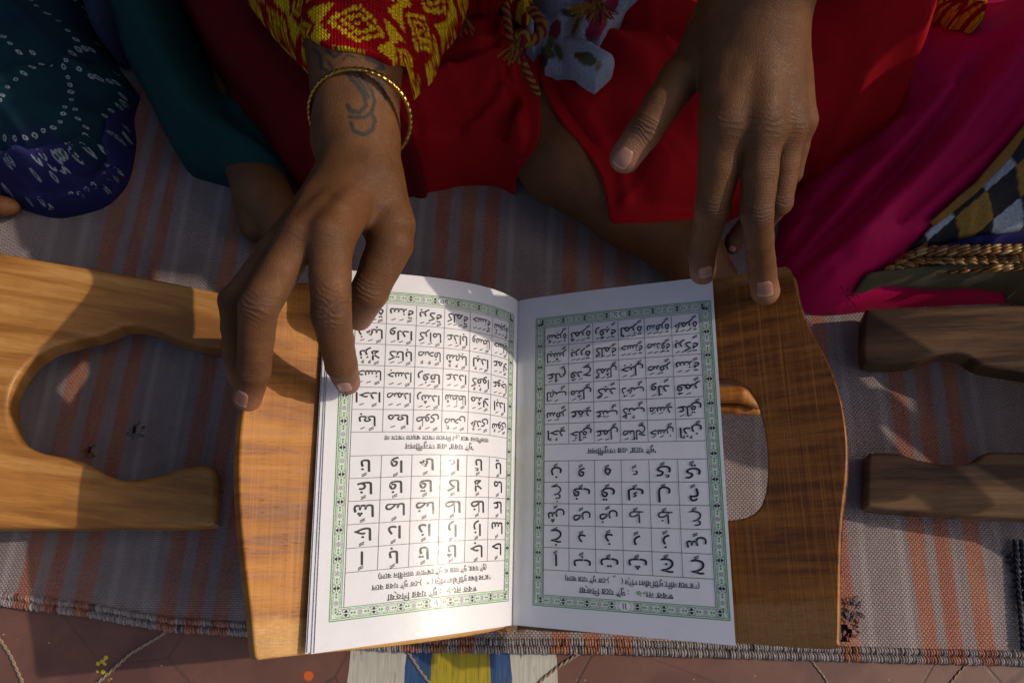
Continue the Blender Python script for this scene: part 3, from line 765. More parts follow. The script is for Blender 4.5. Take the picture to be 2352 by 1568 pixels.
def text_mesh(t, bold=0.0):
    if (t, bold) in _fc: return _fc[(t, bold)]
    c = bpy.data.curves.new('t', 'FONT'); c.body = t; c.size = 1; c.offset = bold; c.resolution_u = 2
    o = bpy.data.objects.new('t', c); COL.objects.link(o); bpy.context.view_layer.update()
    me = bpy.data.meshes.new_from_object(o.evaluated_get(bpy.context.evaluated_depsgraph_get()))
    V = np.zeros(len(me.vertices) * 3); me.vertices.foreach_get('co', V); V = V.reshape(-1, 3)[:, :2]
    F = [list(p.vertices) for p in me.polygons]
    bpy.data.objects.remove(o); bpy.data.curves.remove(c); bpy.data.meshes.remove(me)
    if bold > 0:
        ar = lambda VV, FF: sum(abs(sum(VV[f[i]][0] * VV[f[(i + 1) % len(f)]][1] - VV[f[(i + 1) % len(f)]][0] * VV[f[i]][1] for i in range(len(f)))) for f in FF)
        V0, F0 = text_mesh(t, 0.0)
        if ar(V, F) < ar(V0, F0) * 1.02: V, F = V0, F0
    _fc[(t, bold)] = (V, F); return V, F
# Arabic letters: isolated form code, number of forms
AR = dict(zip('ا ب ت ث ج ح خ د ذ ر ز س ش ص ض ط ظ ع غ ف ق ك ل م ن ه و ي ة ى ء أ ئ'.split(),
    [(0xFE8D, 2), (0xFE8F, 4), (0xFE95, 4), (0xFE99, 4), (0xFE9D, 4), (0xFEA1, 4), (0xFEA5, 4), (0xFEA9, 2), (0xFEAB, 2), (0xFEAD, 2), (0xFEAF, 2), (0xFEB1, 4), (0xFEB5, 4), (0xFEB9, 4), (0xFEBD, 4), (0xFEC1, 4), (0xFEC5, 4), (0xFEC9, 4), (0xFECD, 4), (0xFED1, 4), (0xFED5, 4), (0xFED9, 4), (0xFEDD, 4), (0xFEE1, 4), (0xFEE5, 4), (0xFEE9, 4), (0xFEED, 2), (0xFEF1, 4), (0xFE93, 2), (0xFEEF, 2), (0xFE80, 1), (0xFE83, 2), (0xFE89, 4)]))
def shape_ar(w):
    out = []
    for i, ch in enumerate(w):
        c, n = AR[ch]; prev = i > 0 and AR[w[i - 1]][1] == 4 and n > 1; nxt = i < len(w) - 1 and n == 4 and AR[w[i + 1]][1] > 1
        k = 0
        if prev and nxt: k = 3
        elif prev: k = 1
        elif nxt: k = 2
        out.append(chr(c + k))
    s = ''.join(out[::-1])
    for a, b in (('\uFE8E\uFEDF', '\uFEFB'), ('\uFE8E\uFEE0', '\uFEFC')): s = s.replace(a, b)
    return s
def put(pr, side, V, F, ca, cb, size, wmax, sx=1.0, anchor='c', vc=None):
    """text turned upside down on the page, centred at (ca, cb)"""
    lo, hi = V.min(0), V.max(0); w = (hi[0] - lo[0]) * size * sx
    if w > wmax: sx = sx * wmax / w
    mx = (lo[0] + hi[0]) / 2; my = (lo[1] + hi[1]) / 2 if vc is None else vc
    a = ca - side * (V[:, 0] - mx) * size * sx; b = cb + (V[:, 1] - my) * size
    pr.mesh(np.c_[a, b], F); return (hi[0] - lo[0]) * size * sx
def mark(pr, side, x, y, kind, s=1.0):
    """x to the page reader's right, y up, relative page position given as (a,b) already"""
    def T(px, py): return (x - side * px * s, y + py * s)
    w = 0.05 * s
    if kind in 'FK':
        for dy in (0, .09): pr.strip(T(-.13, -.06 + dy), T(.13, .06 + dy), w, 1)
    elif kind in 'ai': pr.strip(T(-.12, -.05), T(.12, .05), w, 1)
    elif kind == 'u':
        pts = [T(.06 * math.cos(t), .05 * math.sin(t) + .02) for t in np.linspace(-1, 5, 8)] + [T(-.06, -.12)]
        pr.path(pts, w * .9)
GA = 1.648
def cell_text(pr, side, word, ca, cb, marks, single):
    V, F = text_mesh(shape_ar(word), 0.014)
    h = V[:, 1].max() - V[:, 1].min(); size = (0.92 if single else 0.80)
    mid = (V[:, 1].max() + V[:, 1].min()) / 2; low = 'K' in marks
    w = put(pr, side, V, F, ca, cb + (0.06 if low else -.06), size, 1.36 if not single else 1.1, 1.18 if not single else 1.25)
    hh = h * size / 2; n = len(marks)
    for i, m in enumerate(marks):
        fx = w / 2 * (1 - (2 * i + 1) / n) if n > 1 else 0.05
        up = min(.50, hh + .10) - .06 if m != 'K' else -min(.50, hh + .10) + .02
        mark(pr, side, ca - side * fx, cb + up, m)
def bengali(pr, side, t, ca, cb, size, wmax):
    V, F = text_mesh(t, 0.012); put(pr, side, V, F, ca, cb, size, wmax, 1.0, vc=0.35)
letters = 'ا ب ت ث ج ح خ د ذ ر ز س ش ص ض ط ظ ع غ ف ق ك ل م ن و ه ء ئ ي'.split()
wordsL = [['بعا', 'معا', 'طوى', 'ضحى', 'هدى', 'سوى'], ['احدا', 'صمدا', 'رشدا', 'شططا', 'مثلا', 'ابدا'], ['حسنا', 'جسدا', 'رفقا', 'عددا', 'كفوا', 'عوجا'],
          ['نزلا', 'كتابا', 'صحفا', 'شهبا', 'لبدا', 'عملا'], ['ذهبا', 'ولدا', 'كراما', 'عذابا', 'وسطا', 'حسابا'], ['ثمرة', 'سنة', 'بركة', 'كلمة', 'حسنة', 'شجرة']]
wordsR = [['احد', 'خلق', 'عمل', 'صالح', 'حسن', 'اذن'], ['سفر', 'عمد', 'عنب', 'كتب', 'مسد', 'علق'], ['لهب', 'مثل', 'كبد', 'ذهب', 'ولد', 'قمر'],
          ['علم', 'قدح', 'كمثل', 'جبل', 'صفر', 'سنة'], ['لبشر', 'بررة', 'كلمة', 'حسنة', 'صدقة', 'بركة'], ['شجرة', 'ثمرة', 'رقبة', 'لمزة', 'سفرة', 'همزة']]
def page_print(fn, side, gx, low, up, words, tan, num_ar, num_bn, lines, fr):
    """gx: six columns' left/right ends; low/up: grid row ends; fr: frame rectangle"""
    black, green, tint, dark, gtext = Print(), Print(), Print(), Print(), Print()
    cols = np.linspace(gx[0], gx[1], 7)
    reading = list(range(6)) if side < 0 else list(range(6))
    for (r0, r1, nr) in (low, up):
        rows = np.linspace(r0, r1, nr + 1)
        for c in cols: dark.strip((c, r0), (c, r1), 0.028)
        for r in rows: dark.strip((gx[0], r), (gx[1], r), 0.028)
    dark.strip((gx[0], up[0]), (gx[0], fr[3] - .62), .03); dark.strip((gx[1], up[0]), (gx[1], fr[3] - .62), .03)
    # reader sees the page upside down: first column at the photo's left
    def colc(k): c = (cols[:-1] + cols[1:]) / 2; return c[::-1][k] if side < 0 else c[k]
    rows = np.linspace(low[1], low[0], low[2] + 1)
    for i, L in enumerate(letters):
        r, k = divmod(i, 6); word = L
        if tan == 'F': word = L + 'ا' if L not in 'ا' else 'ا'
        cell_text(black, side, word, colc(k), (rows[r] + rows[r + 1]) / 2, tan, True)
    rows = np.linspace(up[1], up[0], up[2] + 1)
    for r in range(6):
        for k in range(6):
            wd = words[r][k]; mk = 'a' * min(3, len(wd.replace('ا', '')) - 1)
            if wd in ('احد', 'اذن', 'كتب', 'صحفا', 'شهبا', 'كفوا', 'نزلا'): mk = 'uu' + mk[2:]
            elif wd in ('طوى', 'هدى', 'ضحى', 'سوى', 'لبدا', 'لمزة', 'همزة'): mk = 'u' + mk[1:]
            cell_text(black, side, wd, colc(k), (rows[r] + rows[r + 1]) / 2, mk + tan, False)
    for (t, b, size, wmax, da, tgt) in lines:
        bengali(gtext if tgt else black, side, t, (gx[0] + gx[1]) / 2 - da, b, size, wmax)
    # frame
    a0, a1, b0, b1 = fr
    def rect(ins, w, pr):
        A0, A1, B0, B1 = a0 + ins, a1 - ins, b0 + ins, b1 - ins
        for p, q in (((A0, B0), (A1, B0)), ((A1, B0), (A1, B1)), ((A1, B1), (A0, B1)), ((A0, B1), (A0, B0))): pr.strip(p, q, w)
    rect(0, .05, green); rect(.085, .03, green); rect(.60, .035, green); rect(.53, .02, green)
    bw = .62
    for p, q in (((a0, b0 + bw / 2), (a1, b0 + bw / 2)), ((a0, b1 - bw / 2), (a1, b1 - bw / 2))): tint.strip(p, q, .42)
    for p, q in (((a0 + bw / 2, b0), (a0 + bw / 2, b1)), ((a1 - bw / 2, b0), (a1 - bw / 2, b1))): tint.strip(p, q, .42)
    mid = (a0 + a1) / 2
    def motif(ca, cb, hor, kind):
        def T(u, v): u, v = u * 1.15, v * 1.2; return (ca + u, cb + v) if hor else (ca + v, cb + u)
        if kind == 0:
            for s_ in (-1, 1):
                black.poly([T(-.075, s_ * .03), T(0, s_ * .015), T(.075, s_ * .03), T(.06, s_ * .10), T(0, s_ * .15), T(-.06, s_ * .10)])
                for e in (-1, 1):
                    dark.path([T(e * .03, s_ * .15), T(e * .11, s_ * .18), T(e * .15, s_ * .11), T(e * .20, s_ * .17)], .018)
                    green.path([T(e * .06, s_ * .05), T(e * .13, s_ * .03), T(e * .17, s_ * .10)], .03)
        elif kind == 1:
            green.poly([T(-.13, 0), T(-.06, -.055), T(0, 0), T(-.06, .055)]); green.poly([T(.13, 0), T(.06, -.055), T(0, 0), T(.06, .055)])
            for s_ in (-1, 1):
                green.path([T(-.16, s_ * .14), T(-.05, s_ * .10), T(.05, s_ * .14), T(.16, s_ * .10)], .022)
        else:
            for q in range(8):
                an = q * math.pi / 4; dark.strip(T(.03 * math.cos(an), .03 * math.sin(an)), T(.13 * math.cos(an), .13 * math.sin(an)), .022, 1)
            for s_ in (-1, 1):
                green.path([T(-.18, s_ * .17), T(-.09, s_ * .12), T(0, s_ * .17), T(.09, s_ * .12), T(.18, s_ * .17)], .018)
    def run(p, q, fixed, hor):
        L = q - p; n = int(round(L / .36)); 
        for i in range(n):
            u = p + (i + .5) * L / n
            if hor and abs(u - mid) < .42: continue
            motif(u if hor else fixed, fixed if hor else u, hor, (0, 1, 2, 1)[i % 4])
    run(a0 + .3, a1 - .3, b0 + bw / 2 , True); run(a0 + .3, a1 - .3, b1 - bw / 2, True)
    run(b0 + .3, b1 - .3, a0 + bw / 2, False); run(b0 + .3, b1 - .3, a1 - bw / 2, False)
    for cb, num, fnt in ((b1 - bw / 2, num_ar, .5), (b0 + bw / 2, num_bn, .5)):
        white = Print()
        ang = np.linspace(0, 2 * math.pi, 25)[:-1]
        white.poly([(mid + .36 * math.cos(t) * (1 + .06 * math.cos(6 * t)), cb + .26 * math.sin(t)) for t in ang])
        white.build('page_number_roundel', fn, M_WHITE, .0115, side)
        ring = [(mid + .37 * math.cos(t), cb + .27 * math.sin(t)) for t in np.linspace(0, 2 * math.pi, 25)]; green.path(ring, .02)
        V, F = text_mesh(num, .015); put(gtext if False else dark, side, V, F, mid, cb, fnt, .5)
    tint.build('border_tint', fn, M_TINT, .004, side); green.build('green_border', fn, M_GREEN, .009, side)
    dark.build('table_lines', fn, M_INK2, .014, side)
    black.build('printed_letters', fn, M_INK, .0165, side)
    if gtext.n: gtext.build('green_lettering', fn, M_GREEN, .0175, side)
M_INK = mat_ink('black_ink', (0.022, 0.022, 0.024)); M_INK2 = mat_ink('grey_ink', (0.09, 0.09, 0.10))
M_GREEN = mat_ink('green_ink', (0.075, 0.30, 0.050)); M_TINT = mat_ink('tint_ink', (0.63, 0.67, 0.645)); M_WHITE = mat_ink('roundel_white', (0.72, 0.72, 0.745))
bR = lambda t: PB * t * 1.134 / (1 + .134 * t)      # image fraction down the page -> centimetres
page_print(pageR, 1, (2.16, 12.02), (bR(.500), bR(.826), 5), (bR(.0965), bR(.450), 6), wordsR, 'K', '\u0661\u0661', '\u09e7\u09e7',
    [("'দুই যের' এর অনুশীলন", bR(.473), .46, 4.7, 0, 0), ("(হরফের নিচে দু'টি বাঁকা চিহ্ন (", bR(.848), .40, 4.3, -2.3 + .3, 0), (")-েক দুই যের বেল)", bR(.848), .40, 2.7, 2.2, 0),
     ("ছবক নং-", bR(.880), .46, 1.65, -1.9, 0), ("৯", bR(.880), .46, .3, -.85, 1), (": দুই যের িশক্ষা", bR(.880), .46, 3.1, 1.2, 0), ('\u064d', bR(.848), .5, .3, .55, 1)],
    (1.50, 12.70, bR(.066), bR(.934)))
page_print(pageL, -1, (1.28, 11.50), (bR(.497), bR(.803), 5), (bR(.083), bR(.434), 6), wordsL, 'F', '\u0661\u0660', '\u09e7\u09e6',
    [("'দুই যবর' এর অনুশীলন", bR(.474), .46, 4.6, 0, 0), ("তানভীেনর পের ى-া িলখেত আেস পড়েত আেস না", bR(.450), .36, 6.6, 0, 0),
     ("(দুই যবর, দুই যের ও দুই েপশেক তানবীন বেল)", bR(.822), .37, 7.1, 0, 0), ("হরেফর উপর দু'টি বাঁকা চিহ্ন (", bR(.850), .38, 4.1, 1.7, 0), (")-েক দুই যবর বেল", bR(.850), .38, 3.1, -2.3, 0), ('\u064b', bR(.842), .5, .3, -.55, 1),
     ("ছবক নং-", bR(.880), .46, 1.7, 1.75, 0), ("৮", bR(.880), .46, .3, .72, 1), (": দুই যবর িশক্ষা", bR(.880), .46, 3.3, -1.3, 0)],
    (.68, 12.22, bR(.052), bR(.925)))

# ================================================================== PEOPLE
M_SKIN = mat_skin(); M_NAIL = mat_nail()
def J(x, y, z, rpx):
    p = W(x, y, z); return (p, rpx * depth(p) / FP)
def chain(js, k=0.25):
    return Union([Cap(a[0], b[0], a[1], b[1]) for a, b in zip(js[:-1], js[1:])], k)
def finger(js, bulge=0.06):
    """joints from knuckle to tip: each phalanx is waisted between slightly wider joints"""
    caps = []
    for i, (a, b) in enumerate(zip(js[:-1], js[1:])):
        if i < len(js) - 2:
            m = ((a[0] + b[0]) / 2, (a[1] + b[1]) / 2 * 0.965)
            m[0][2] += 0.05
            caps += [Cap(a[0], m[0], a[1], m[1]), Cap(m[0], b[0], m[1], b[1])]
        else: caps.append(Cap(a[0], b[0], a[1], b[1]))
    return Union(caps, 0.12)
def top_of(caps, gap=.3):
    def f(P):
        z = np.full(len(P), -50.0)
        for c in caps:
            for t in np.linspace(0, 1, 14):
                q = c.a + (c.b - c.a) * t; r = c.ra + (c.rb - c.ra) * t + gap; d2 = ((P - q[:2]) ** 2).sum(1)
                z = np.maximum(z, np.where(d2 < r * r, q[2] + np.sqrt(np.maximum(r * r - d2, 0)), -50))
        return z
    return f
class Body:
    def __init__(s): s.V, s.F, s.at = [], [], {'tip': [], 'knuckle': [], 'axial': [], 'tattoo': [], 'crease': []}; s.n = 0
    def add(s, fn, lo, hi, h, fingers=(), knuckles=(), tips=(), tattoo=(), soft=0.0):
        V, F = polygonise(fn, lo, hi, h)
        # one pass of relaxing removes the voxel stepping
        for _ in range(2):
            acc = np.zeros_like(V); cnt = np.zeros(len(V))
            for k in range(4):
                a, b = F[:, k], F[:, (k + 1) % 4]
                for ax in range(3): acc[:, ax] += np.bincount(a, V[b, ax], len(V)) + np.bincount(b, V[a, ax], len(V))
                cnt += np.bincount(a, minlength=len(V)) + np.bincount(b, minlength=len(V))
            V = V * 0.5 + 0.5 * acc / cnt[:, None]
        V = V + 0.030 * np.stack([n2(V[:, 1], V[:, 2], .9, 2), n2(V[:, 0], V[:, 2], .9, 3), n2(V[:, 0], V[:, 1], .9, 4)], 1)
        n = len(V); ax_ = np.zeros(n); best = np.full(n, 1e9)
        for js in fingers:
            s0 = 0
            for a, b in zip(js[:-1], js[1:]):
                d = b[0] - a[0]; L = np.linalg.norm(d); t = ((V - a[0]) @ d) / L / L; tc = np.clip(t, 0, 1)
                r = np.linalg.norm(V - a[0] - tc[:, None] * d, axis=1) - a[1]; m = r < best; best[m] = r[m]; ax_[m] = s0 + tc[m] * L; s0 += L
        kn = np.zeros(n)
        for (p, r), amt in knuckles:
            q = V - p; up = np.clip(q[:, 2] / max(r, .1), 0, 1)
            kn = np.maximum(kn, amt * np.exp(-((q ** 2).sum(1) - r * r).clip(0) / (0.50 * r) ** 2) * up ** 1.2)
        cr = np.zeros(n)
        if len(knuckles):
            Nn = np.zeros_like(V); e1 = V[F[:, 1]] - V[F[:, 0]]; e2 = V[F[:, 2]] - V[F[:, 0]]; fnr = np.cross(e1, e2)
            for k in range(4):
                for ax in range(3): Nn[:, ax] += np.bincount(F[:, k], fnr[:, ax], n)
            Nn /= np.linalg.norm(Nn, axis=1)[:, None] + 1e-12
            rs = np.random.default_rng(7)
            for js in fingers:
                for ji, (p, r) in enumerate(js[:-1]):
                    amt = max([m for (kp, kr), m in knuckles if np.allclose(kp, p)] + [0.0])
                    if amt == 0: continue
                    d = unit(js[ji + 1][0] - (js[ji - 1][0] if ji else p)); q = V - p; u = q @ d
                    lat = np.linalg.norm(np.cross(d, [0, 0, 1])) + 1e-9; sd_ = q @ (np.cross(d, [0, 0, 1]) / lat)
                    msk = np.clip(q[:, 2] / r, 0, 1) ** 1.0 * np.exp(-(sd_ / (.85 * r)) ** 4)
                    jit = 0.10 * n2(V[:, 0], V[:, 1], .35, ji + p[0])
                    for k in range(7):
                        o_ = (k - 3) * r * .23 + rs.uniform(-.04, .04); bow = (.28 if k < 3 else -.28) * (abs(k - 3) > 0)
                        line = np.exp(-((u + jit - o_ + bow * sd_ ** 2 / r) / .040) ** 2) * (1 if abs(k - 3) < 2 else .6)
                        cr = np.maximum(cr, amt * line * msk)
            V = V - Nn * (cr * 0.030)[:, None]
        tp = np.zeros(n)
        for (p, r) in tips: tp = np.maximum(tp, np.exp(-((V - p) ** 2).sum(1) / (1.7 * r) ** 2))
        tt_ = np.zeros(n)
        if tattoo:
            I = proj(V)
            for line, w in tattoo:
                L = np.array(line, float); L = np.c_[470.4 + .6597 * L[:, 0], .6597 * L[:, 1]]
                L = np.stack([np.interp(np.linspace(0, 1, 30), np.linspace(0, 1, len(L)), L[:, k]) for k in (0, 1)], 1)
                tt_ = np.maximum(tt_, np.clip(1.6 - polyline_dist(I, L) / (w * .62), 0, 1))
            c = np.array([x for l, _ in tattoo for x in l]).mean(0)
        s.V.append(V); s.F += (F + s.n).tolist(); s.n += n
        for k, v in (('tip', tp), ('knuckle', kn), ('axial', ax_), ('tattoo', tt_), ('crease', cr)): s.at[k].append(v)
    def build(s, name, parent):
        return mesh_obj(name, np.concatenate(s.V), s.F, M_SKIN, parent, True, None, {k: np.concatenate(v) for k, v in s.at.items()})
def nail(fn, px, py, along, wpx, lpx, parent, z0, roll=0.0):
    p = W(px, py, z0 + 6); d = unit(ray(px, py))
    for _ in range(60):
        r = float(fn(p[None])[0])
        if r < 0.002: break
        p = p + d * max(r * .7, .002)
    N = gradn(fn, p); A = unit(along - (along @ N) * N); B = np.cross(N, A); k = depth(p) / FP
    w, l = wpx * k / 2, lpx * k / 2
    nu, nv = 15, 15; V, lu = [], []
    for i in range(nu):
        for j in range(nv):
            v = -1 + 2 * j / (nv - 1); u = -1 + 2 * i / (nu - 1)
            wv = (1 - max(0, -v - .15) ** 2.4 * .95) * (1 - max(0, v - .55) ** 2 * .9) if True else 1
            q = p + B * u * w * wv + A * v * l
            for _ in range(4): q = q - fn(q[None])[0] * gradn(fn, q, .05) * 0.9
            e = max(abs(u), abs(v)); g = gradn(fn, q, .06)
            off = 0.035 * (1 - e ** 6) - 0.02 * (e ** 6) + (0.03 if v > .8 else 0)
            V.append(q + g * off); lu.append((v + 1) / 2)
    F = grid_faces(nu, nv)
    o = mesh_obj('fingernail', V, F, M_NAIL, parent, True, None, {'lu': np.array(lu)})
    c = np.mean(V, 0); return o

# ---------------- left-of-picture hand of the central person
LH = dict(
  idx=[J(757, 545, 17.2, 52), J(760, 722, 16.6, 46), J(784, 836, 13.8, 37), J(798, 878, 12.1, 29)],
  mid=[J(690, 545, 17.0, 49), J(594, 704, 16.8, 46), J(584, 850, 14.2, 38), J(569, 914, 12.5, 33)],
  rin=[J(650, 560, 15.6, 38), J(534, 690, 15.2, 32), J(541, 812, 12.8, 28), J(547, 866, 11.6, 24)],
  pin=[J(622, 580, 14.2, 32), J(568, 695, 12.8, 27), J(566, 800, 11.0, 23)],
  thu=[J(897, 560, 14.8, 53), J(850, 668, 14.0, 44), J(824, 728, 12.3, 32)])
coreL = Union([Cap(*[q for q in (J(815, -220, 18.5, 1)[0], J(816, 110, 16.2, 1)[0])], J(0, 0, 17, 112)[1], J(816, 110, 16.2, 106)[1]),
   Cap(J(816, 110, 16.2, 1)[0], J(818, 320, 15.2, 1)[0], J(0, 110, 16, 106)[1], J(818, 320, 15.2, 95)[1]),
   Cap(J(818, 320, 15.2, 1)[0], J(838, 420, 15.2, 1)[0], J(0, 320, 15.2, 95)[1], J(838, 420, 15.2, 84)[1]),
   Cap(J(820, 400, 15.4, 1)[0], LH['idx'][0][0], J(0, 400, 15.4, 72)[1], J(0, 540, 17, 56)[1]),
   Cap(J(795, 405, 15.4, 1)[0], LH['mid'][0][0], J(0, 400, 15.4, 66)[1], J(0, 540, 17, 50)[1]),
   Cap(J(780, 410, 15.0, 1)[0], LH['rin'][0][0], J(0, 400, 15.0, 52)[1], J(0, 540, 16, 40)[1]),
   Cap(J(775, 420, 14.4, 1)[0], LH['pin'][0][0], J(0, 400, 14.4, 46)[1], J(0, 540, 15, 34)[1]),
   Cap(J(855, 420, 14.6, 1)[0], J(893, 520, 14.6, 1)[0], J(0, 400, 14.6, 70)[1], J(0, 520, 14.6, 60)[1])], 0.55)
def tendons(core, H, keys, wrist, z):
    for k, wx in zip(keys, wrist):
        p, r = H[k][0]; a = p + np.array([0, 0, r * (.80 if z < 20 else .70)]); b = W(wx[0], wx[1], z); m = (a + b) / 2; m[2] += .12 if z < 20 else .10
        core.items += [Cap(a, m, .24, .15), Cap(m, b, .15, .12)]
tendons(coreL, LH, ('idx', 'mid'), ((822, 425), (800, 425)), 17.0)
fL = [finger(LH[k]) for k in ('idx', 'mid', 'rin', 'pin', 'thu')]
fnL = Hand(coreL, fL, 0.42, 0.07)
# ---------------- right-of-picture hand
RH = dict(
  idx=[J(1667, 290, 19.8, 60), J(1637, 474, 17.6, 40), J(1612, 574, 14.2, 32), J(1614, 624, 12.0, 30)],
  mid=[J(1750, 292, 20.2, 50), J(1738, 494, 18.2, 37), J(1747, 596, 15.0, 32), J(1757, 668, 12.7, 33)],
  rin=[J(1808, 288, 19.6, 42), J(1788, 462, 17.4, 33), J(1755, 500, 15.0, 29), J(1742, 440, 13.8, 26)],
  pin=[J(1838, 276, 18.8, 34), J(1818, 398, 17.0, 25), J(1796, 430, 15.0, 24), J(1785, 380, 14.0, 22)],
  thu=[J(1563, 180, 19.4, 49), J(1478, 305, 18.6, 39), J(1436, 362, 18.0, 36)])
coreR = Union([Cap(J(1752, -320, 23.5, 1)[0], J(1748, -20, 21.8, 1)[0], J(0, -300, 23, 135)[1], J(0, 0, 21.8, 119)[1]),
   Cap(J(1748, -20, 21.8, 1)[0], J(1738, 60, 21.2, 1)[0], J(0, 0, 21.8, 117)[1], J(0, 60, 21.2, 100)[1]),
   Cap(J(1695, 60, 21.0, 1)[0], RH['idx'][0][0], J(0, 60, 21.0, 84)[1], J(0, 290, 19.8, 59)[1]),
   Cap(J(1735, 60, 21.2, 1)[0], RH['mid'][0][0], J(0, 60, 21.0, 84)[1], J(0, 290, 20.0, 52)[1]),
   Cap(J(1768, 60, 21.0, 1)[0], RH['rin'][0][0], J(0, 60, 21.0, 76)[1], J(0, 290, 19.6, 45)[1]),
   Cap(J(1790, 60, 20.4, 1)[0], RH['pin'][0][0], J(0, 60, 20.4, 62)[1], J(0, 270, 18.8, 36)[1]),
   Cap(J(1668, 40, 20.2, 1)[0], J(1598, 150, 19.4, 1)[0], J(0, 60, 20, 74)[1], J(0, 150, 19.4, 54)[1])], 0.6)
tendons(coreR, RH, ('idx', 'mid', 'rin'), ((1722, 90), (1748, 90), (1772, 90)), 21.75)
fR = [finger(RH[k]) for k in ('idx', 'mid', 'rin', 'pin', 'thu')]
fnR = Hand(coreR, fR, 0.42, 0.07)
tatt = [([(498, 262), (530, 296), (556, 332), (562, 366), (540, 392), (508, 388), (496, 368)], 8), ([(540, 262), (578, 310), (592, 352), (580, 392), (556, 410), (505, 408)], 6),
        ([(508, 428), (518, 456), (552, 470), (584, 452), (592, 420), (580, 392)], 7), ([(522, 262), (552, 300), (572, 340)], 4),
        ([(425, 178), (452, 200), (476, 182), (462, 160)], 6), ([(380, 170), (402, 196), (404, 236), (430, 250)], 6), ([(548, 176), (570, 206), (604, 214), (622, 238), (596, 240)], 9),
        ([(560, 180), (590, 196)], 7), ([(596, 276), (618, 300), (630, 344)], 7), ([(610, 270), (634, 290), (655, 300)], 4), ([(430, 216), (444, 236), (440, 262)], 5), ([(480, 210), (500, 190), (520, 200)], 4)]
person_c = thing('person', 'person in red cloth with a tattooed forearm, pressing both hands on the open book', 'person', (0, 25, RZ))
body = Body()
def bounds(fns, pad=1.2):
    pts = np.array(fns); return pts.min(0) - pad, pts.max(0) + pad
ptsL = [j[0] for f in LH.values() for j in f] + [W(815, -200, 18.4), W(940, 480, 14.6)]
lo, hi = np.min(ptsL, 0) - 3.0, np.max(ptsL, 0) + 3.0; hi[1] = W(815, -170, 18.2)[1]
body.add(fnL, lo, hi, 0.068, [LH[k] for k in LH], [(LH['idx'][0], .25), (LH['mid'][0], .22), (LH['idx'][1], 1), (LH['mid'][1], 1), (LH['rin'][1], .8), (LH['idx'][2], .6), (LH['mid'][2], .5), (LH['thu'][1], .7)],
         [LH['idx'][-1], LH['mid'][-1], LH['thu'][-1], LH['rin'][-1]], tatt)
ptsR = [j[0] for f in RH.values() for j in f] + [W(1748, -300, 23)]
lo, hi = np.min(ptsR, 0) - 3.2, np.max(ptsR, 0) + 3.2; hi[1] = W(1748, -170, 22.6)[1]
body.add(fnR, lo, hi, 0.068, [RH[k] for k in RH], [(RH['idx'][0], .4), (RH['mid'][0], .5), (RH['rin'][0], .3), (RH['idx'][1], 1), (RH['mid'][1], 1), (RH['rin'][1], .7), (RH['idx'][2], .6), (RH['mid'][2], .6), (RH['thu'][1], 1)],
         [RH['idx'][-1], RH['mid'][-1], RH['thu'][-1]])
# shin and foot on the rug
leg = Union([Cap(W(1180, 170, 4.2), W(1285, 375, 3.6), 3.0, 2.7), Cap(W(1285, 375, 3.6), W(1450, 490, 3.0), 2.7, 2.3), Cap(W(1450, 490, 3.0), W(1590, 588, 2.6), 2.3, 2.0), Cap(W(1590, 588, 2.6), W(1642, 640, 2.2), 2.0, 1.5)], 0.8)
P_ = np.array([W(1180, 170, 4.2), W(1642, 640, 2.2)]); body.add(leg, P_.min(0) - 4.2, P_.max(0) + 4.2, 0.22)
toe = finger([J(1712, 520, 3.2, 22), J(1686, 552, 2.6, 20), J(1682, 566, 2.4, 18)])
P_ = np.array([W(1712, 520, 3.2), W(1682, 566, 2.4)]); body.add(toe, P_.min(0) - 1, P_.max(0) + 1, 0.08)
# the rest of the body is unseen, bent forward to dim light from above
def upper_body(x, y, lean=0.0, elbows=(), h=0.9):
    caps = [Cap((x - 8, y + 6, 9), (x + 8, y + 6, 9), 10, 10), Cap((x, y + 6, 12), (x + lean, y - 11, 37), 12, 10.5), Cap((x + lean - 12, y - 14, 42), (x + lean + 12, y - 14, 42), 6.5, 6.5),
            Cap((x + lean, y - 16, 45), (x + lean, y - 24, 53), 5, 4.6)]
    hd = [Cap((x + lean, y - 29, 55), (x + lean, y - 24, 60), 7.2, 8.2), Cap((x + lean, y - 33, 50.5), (x + lean, y - 32, 52), 2.4, 4.0)]
    arms = [Cap(a, b, ra, rb) for a, b, ra, rb in elbows]
    return caps, hd, arms
eL = W(815, -165, 18.1); eR = W(1748, -165, 22.5)
caps, hd, _ = upper_body(3, 44)
armc = [Cap(eL + np.array([0, -1.5, -.3]), eL + np.array([-4.5, 13, 5]), 2.5, 3.6), Cap(eL + np.array([-4.5, 13, 5]), (-9, 30, 42), 3.6, 5),
        Cap(eR + np.array([0, -1.5, -.3]), eR + np.array([2, 12, 5]), 2.7, 3.8), Cap(eR + np.array([2, 12, 5]), (15, 30, 42), 3.8, 5)]
up = Union(caps + hd + armc, 2.0)
body.add(up, (-28, 0, -1), (36, 66, 76), 0.8)
body_o = body.build('body', person_c)
# nails
def al(js): return unit(js[-1][0] - js[-2][0])
for (fn, px, py, js, w, l, z0) in [(fnL, 553, 915, LH['mid'], 38, 52, 13), (fnL, 789, 889, LH['idx'], 40, 42, 12), (fnR, 1429, 364, RH['thu'], 52, 56, 18), (fnR, 1621, 625, RH['idx'], 38, 50, 12.5), (fnR, 1756, 664, RH['mid'], 46, 54, 13)]:
    nail(fn, px, py, al(js), w, l, body_o, z0)
toe_nail = nail(toe, 1682, 571, unit(W(1682, 580, 2) - W(1700, 540, 3)), 20, 12, body_o, 3)

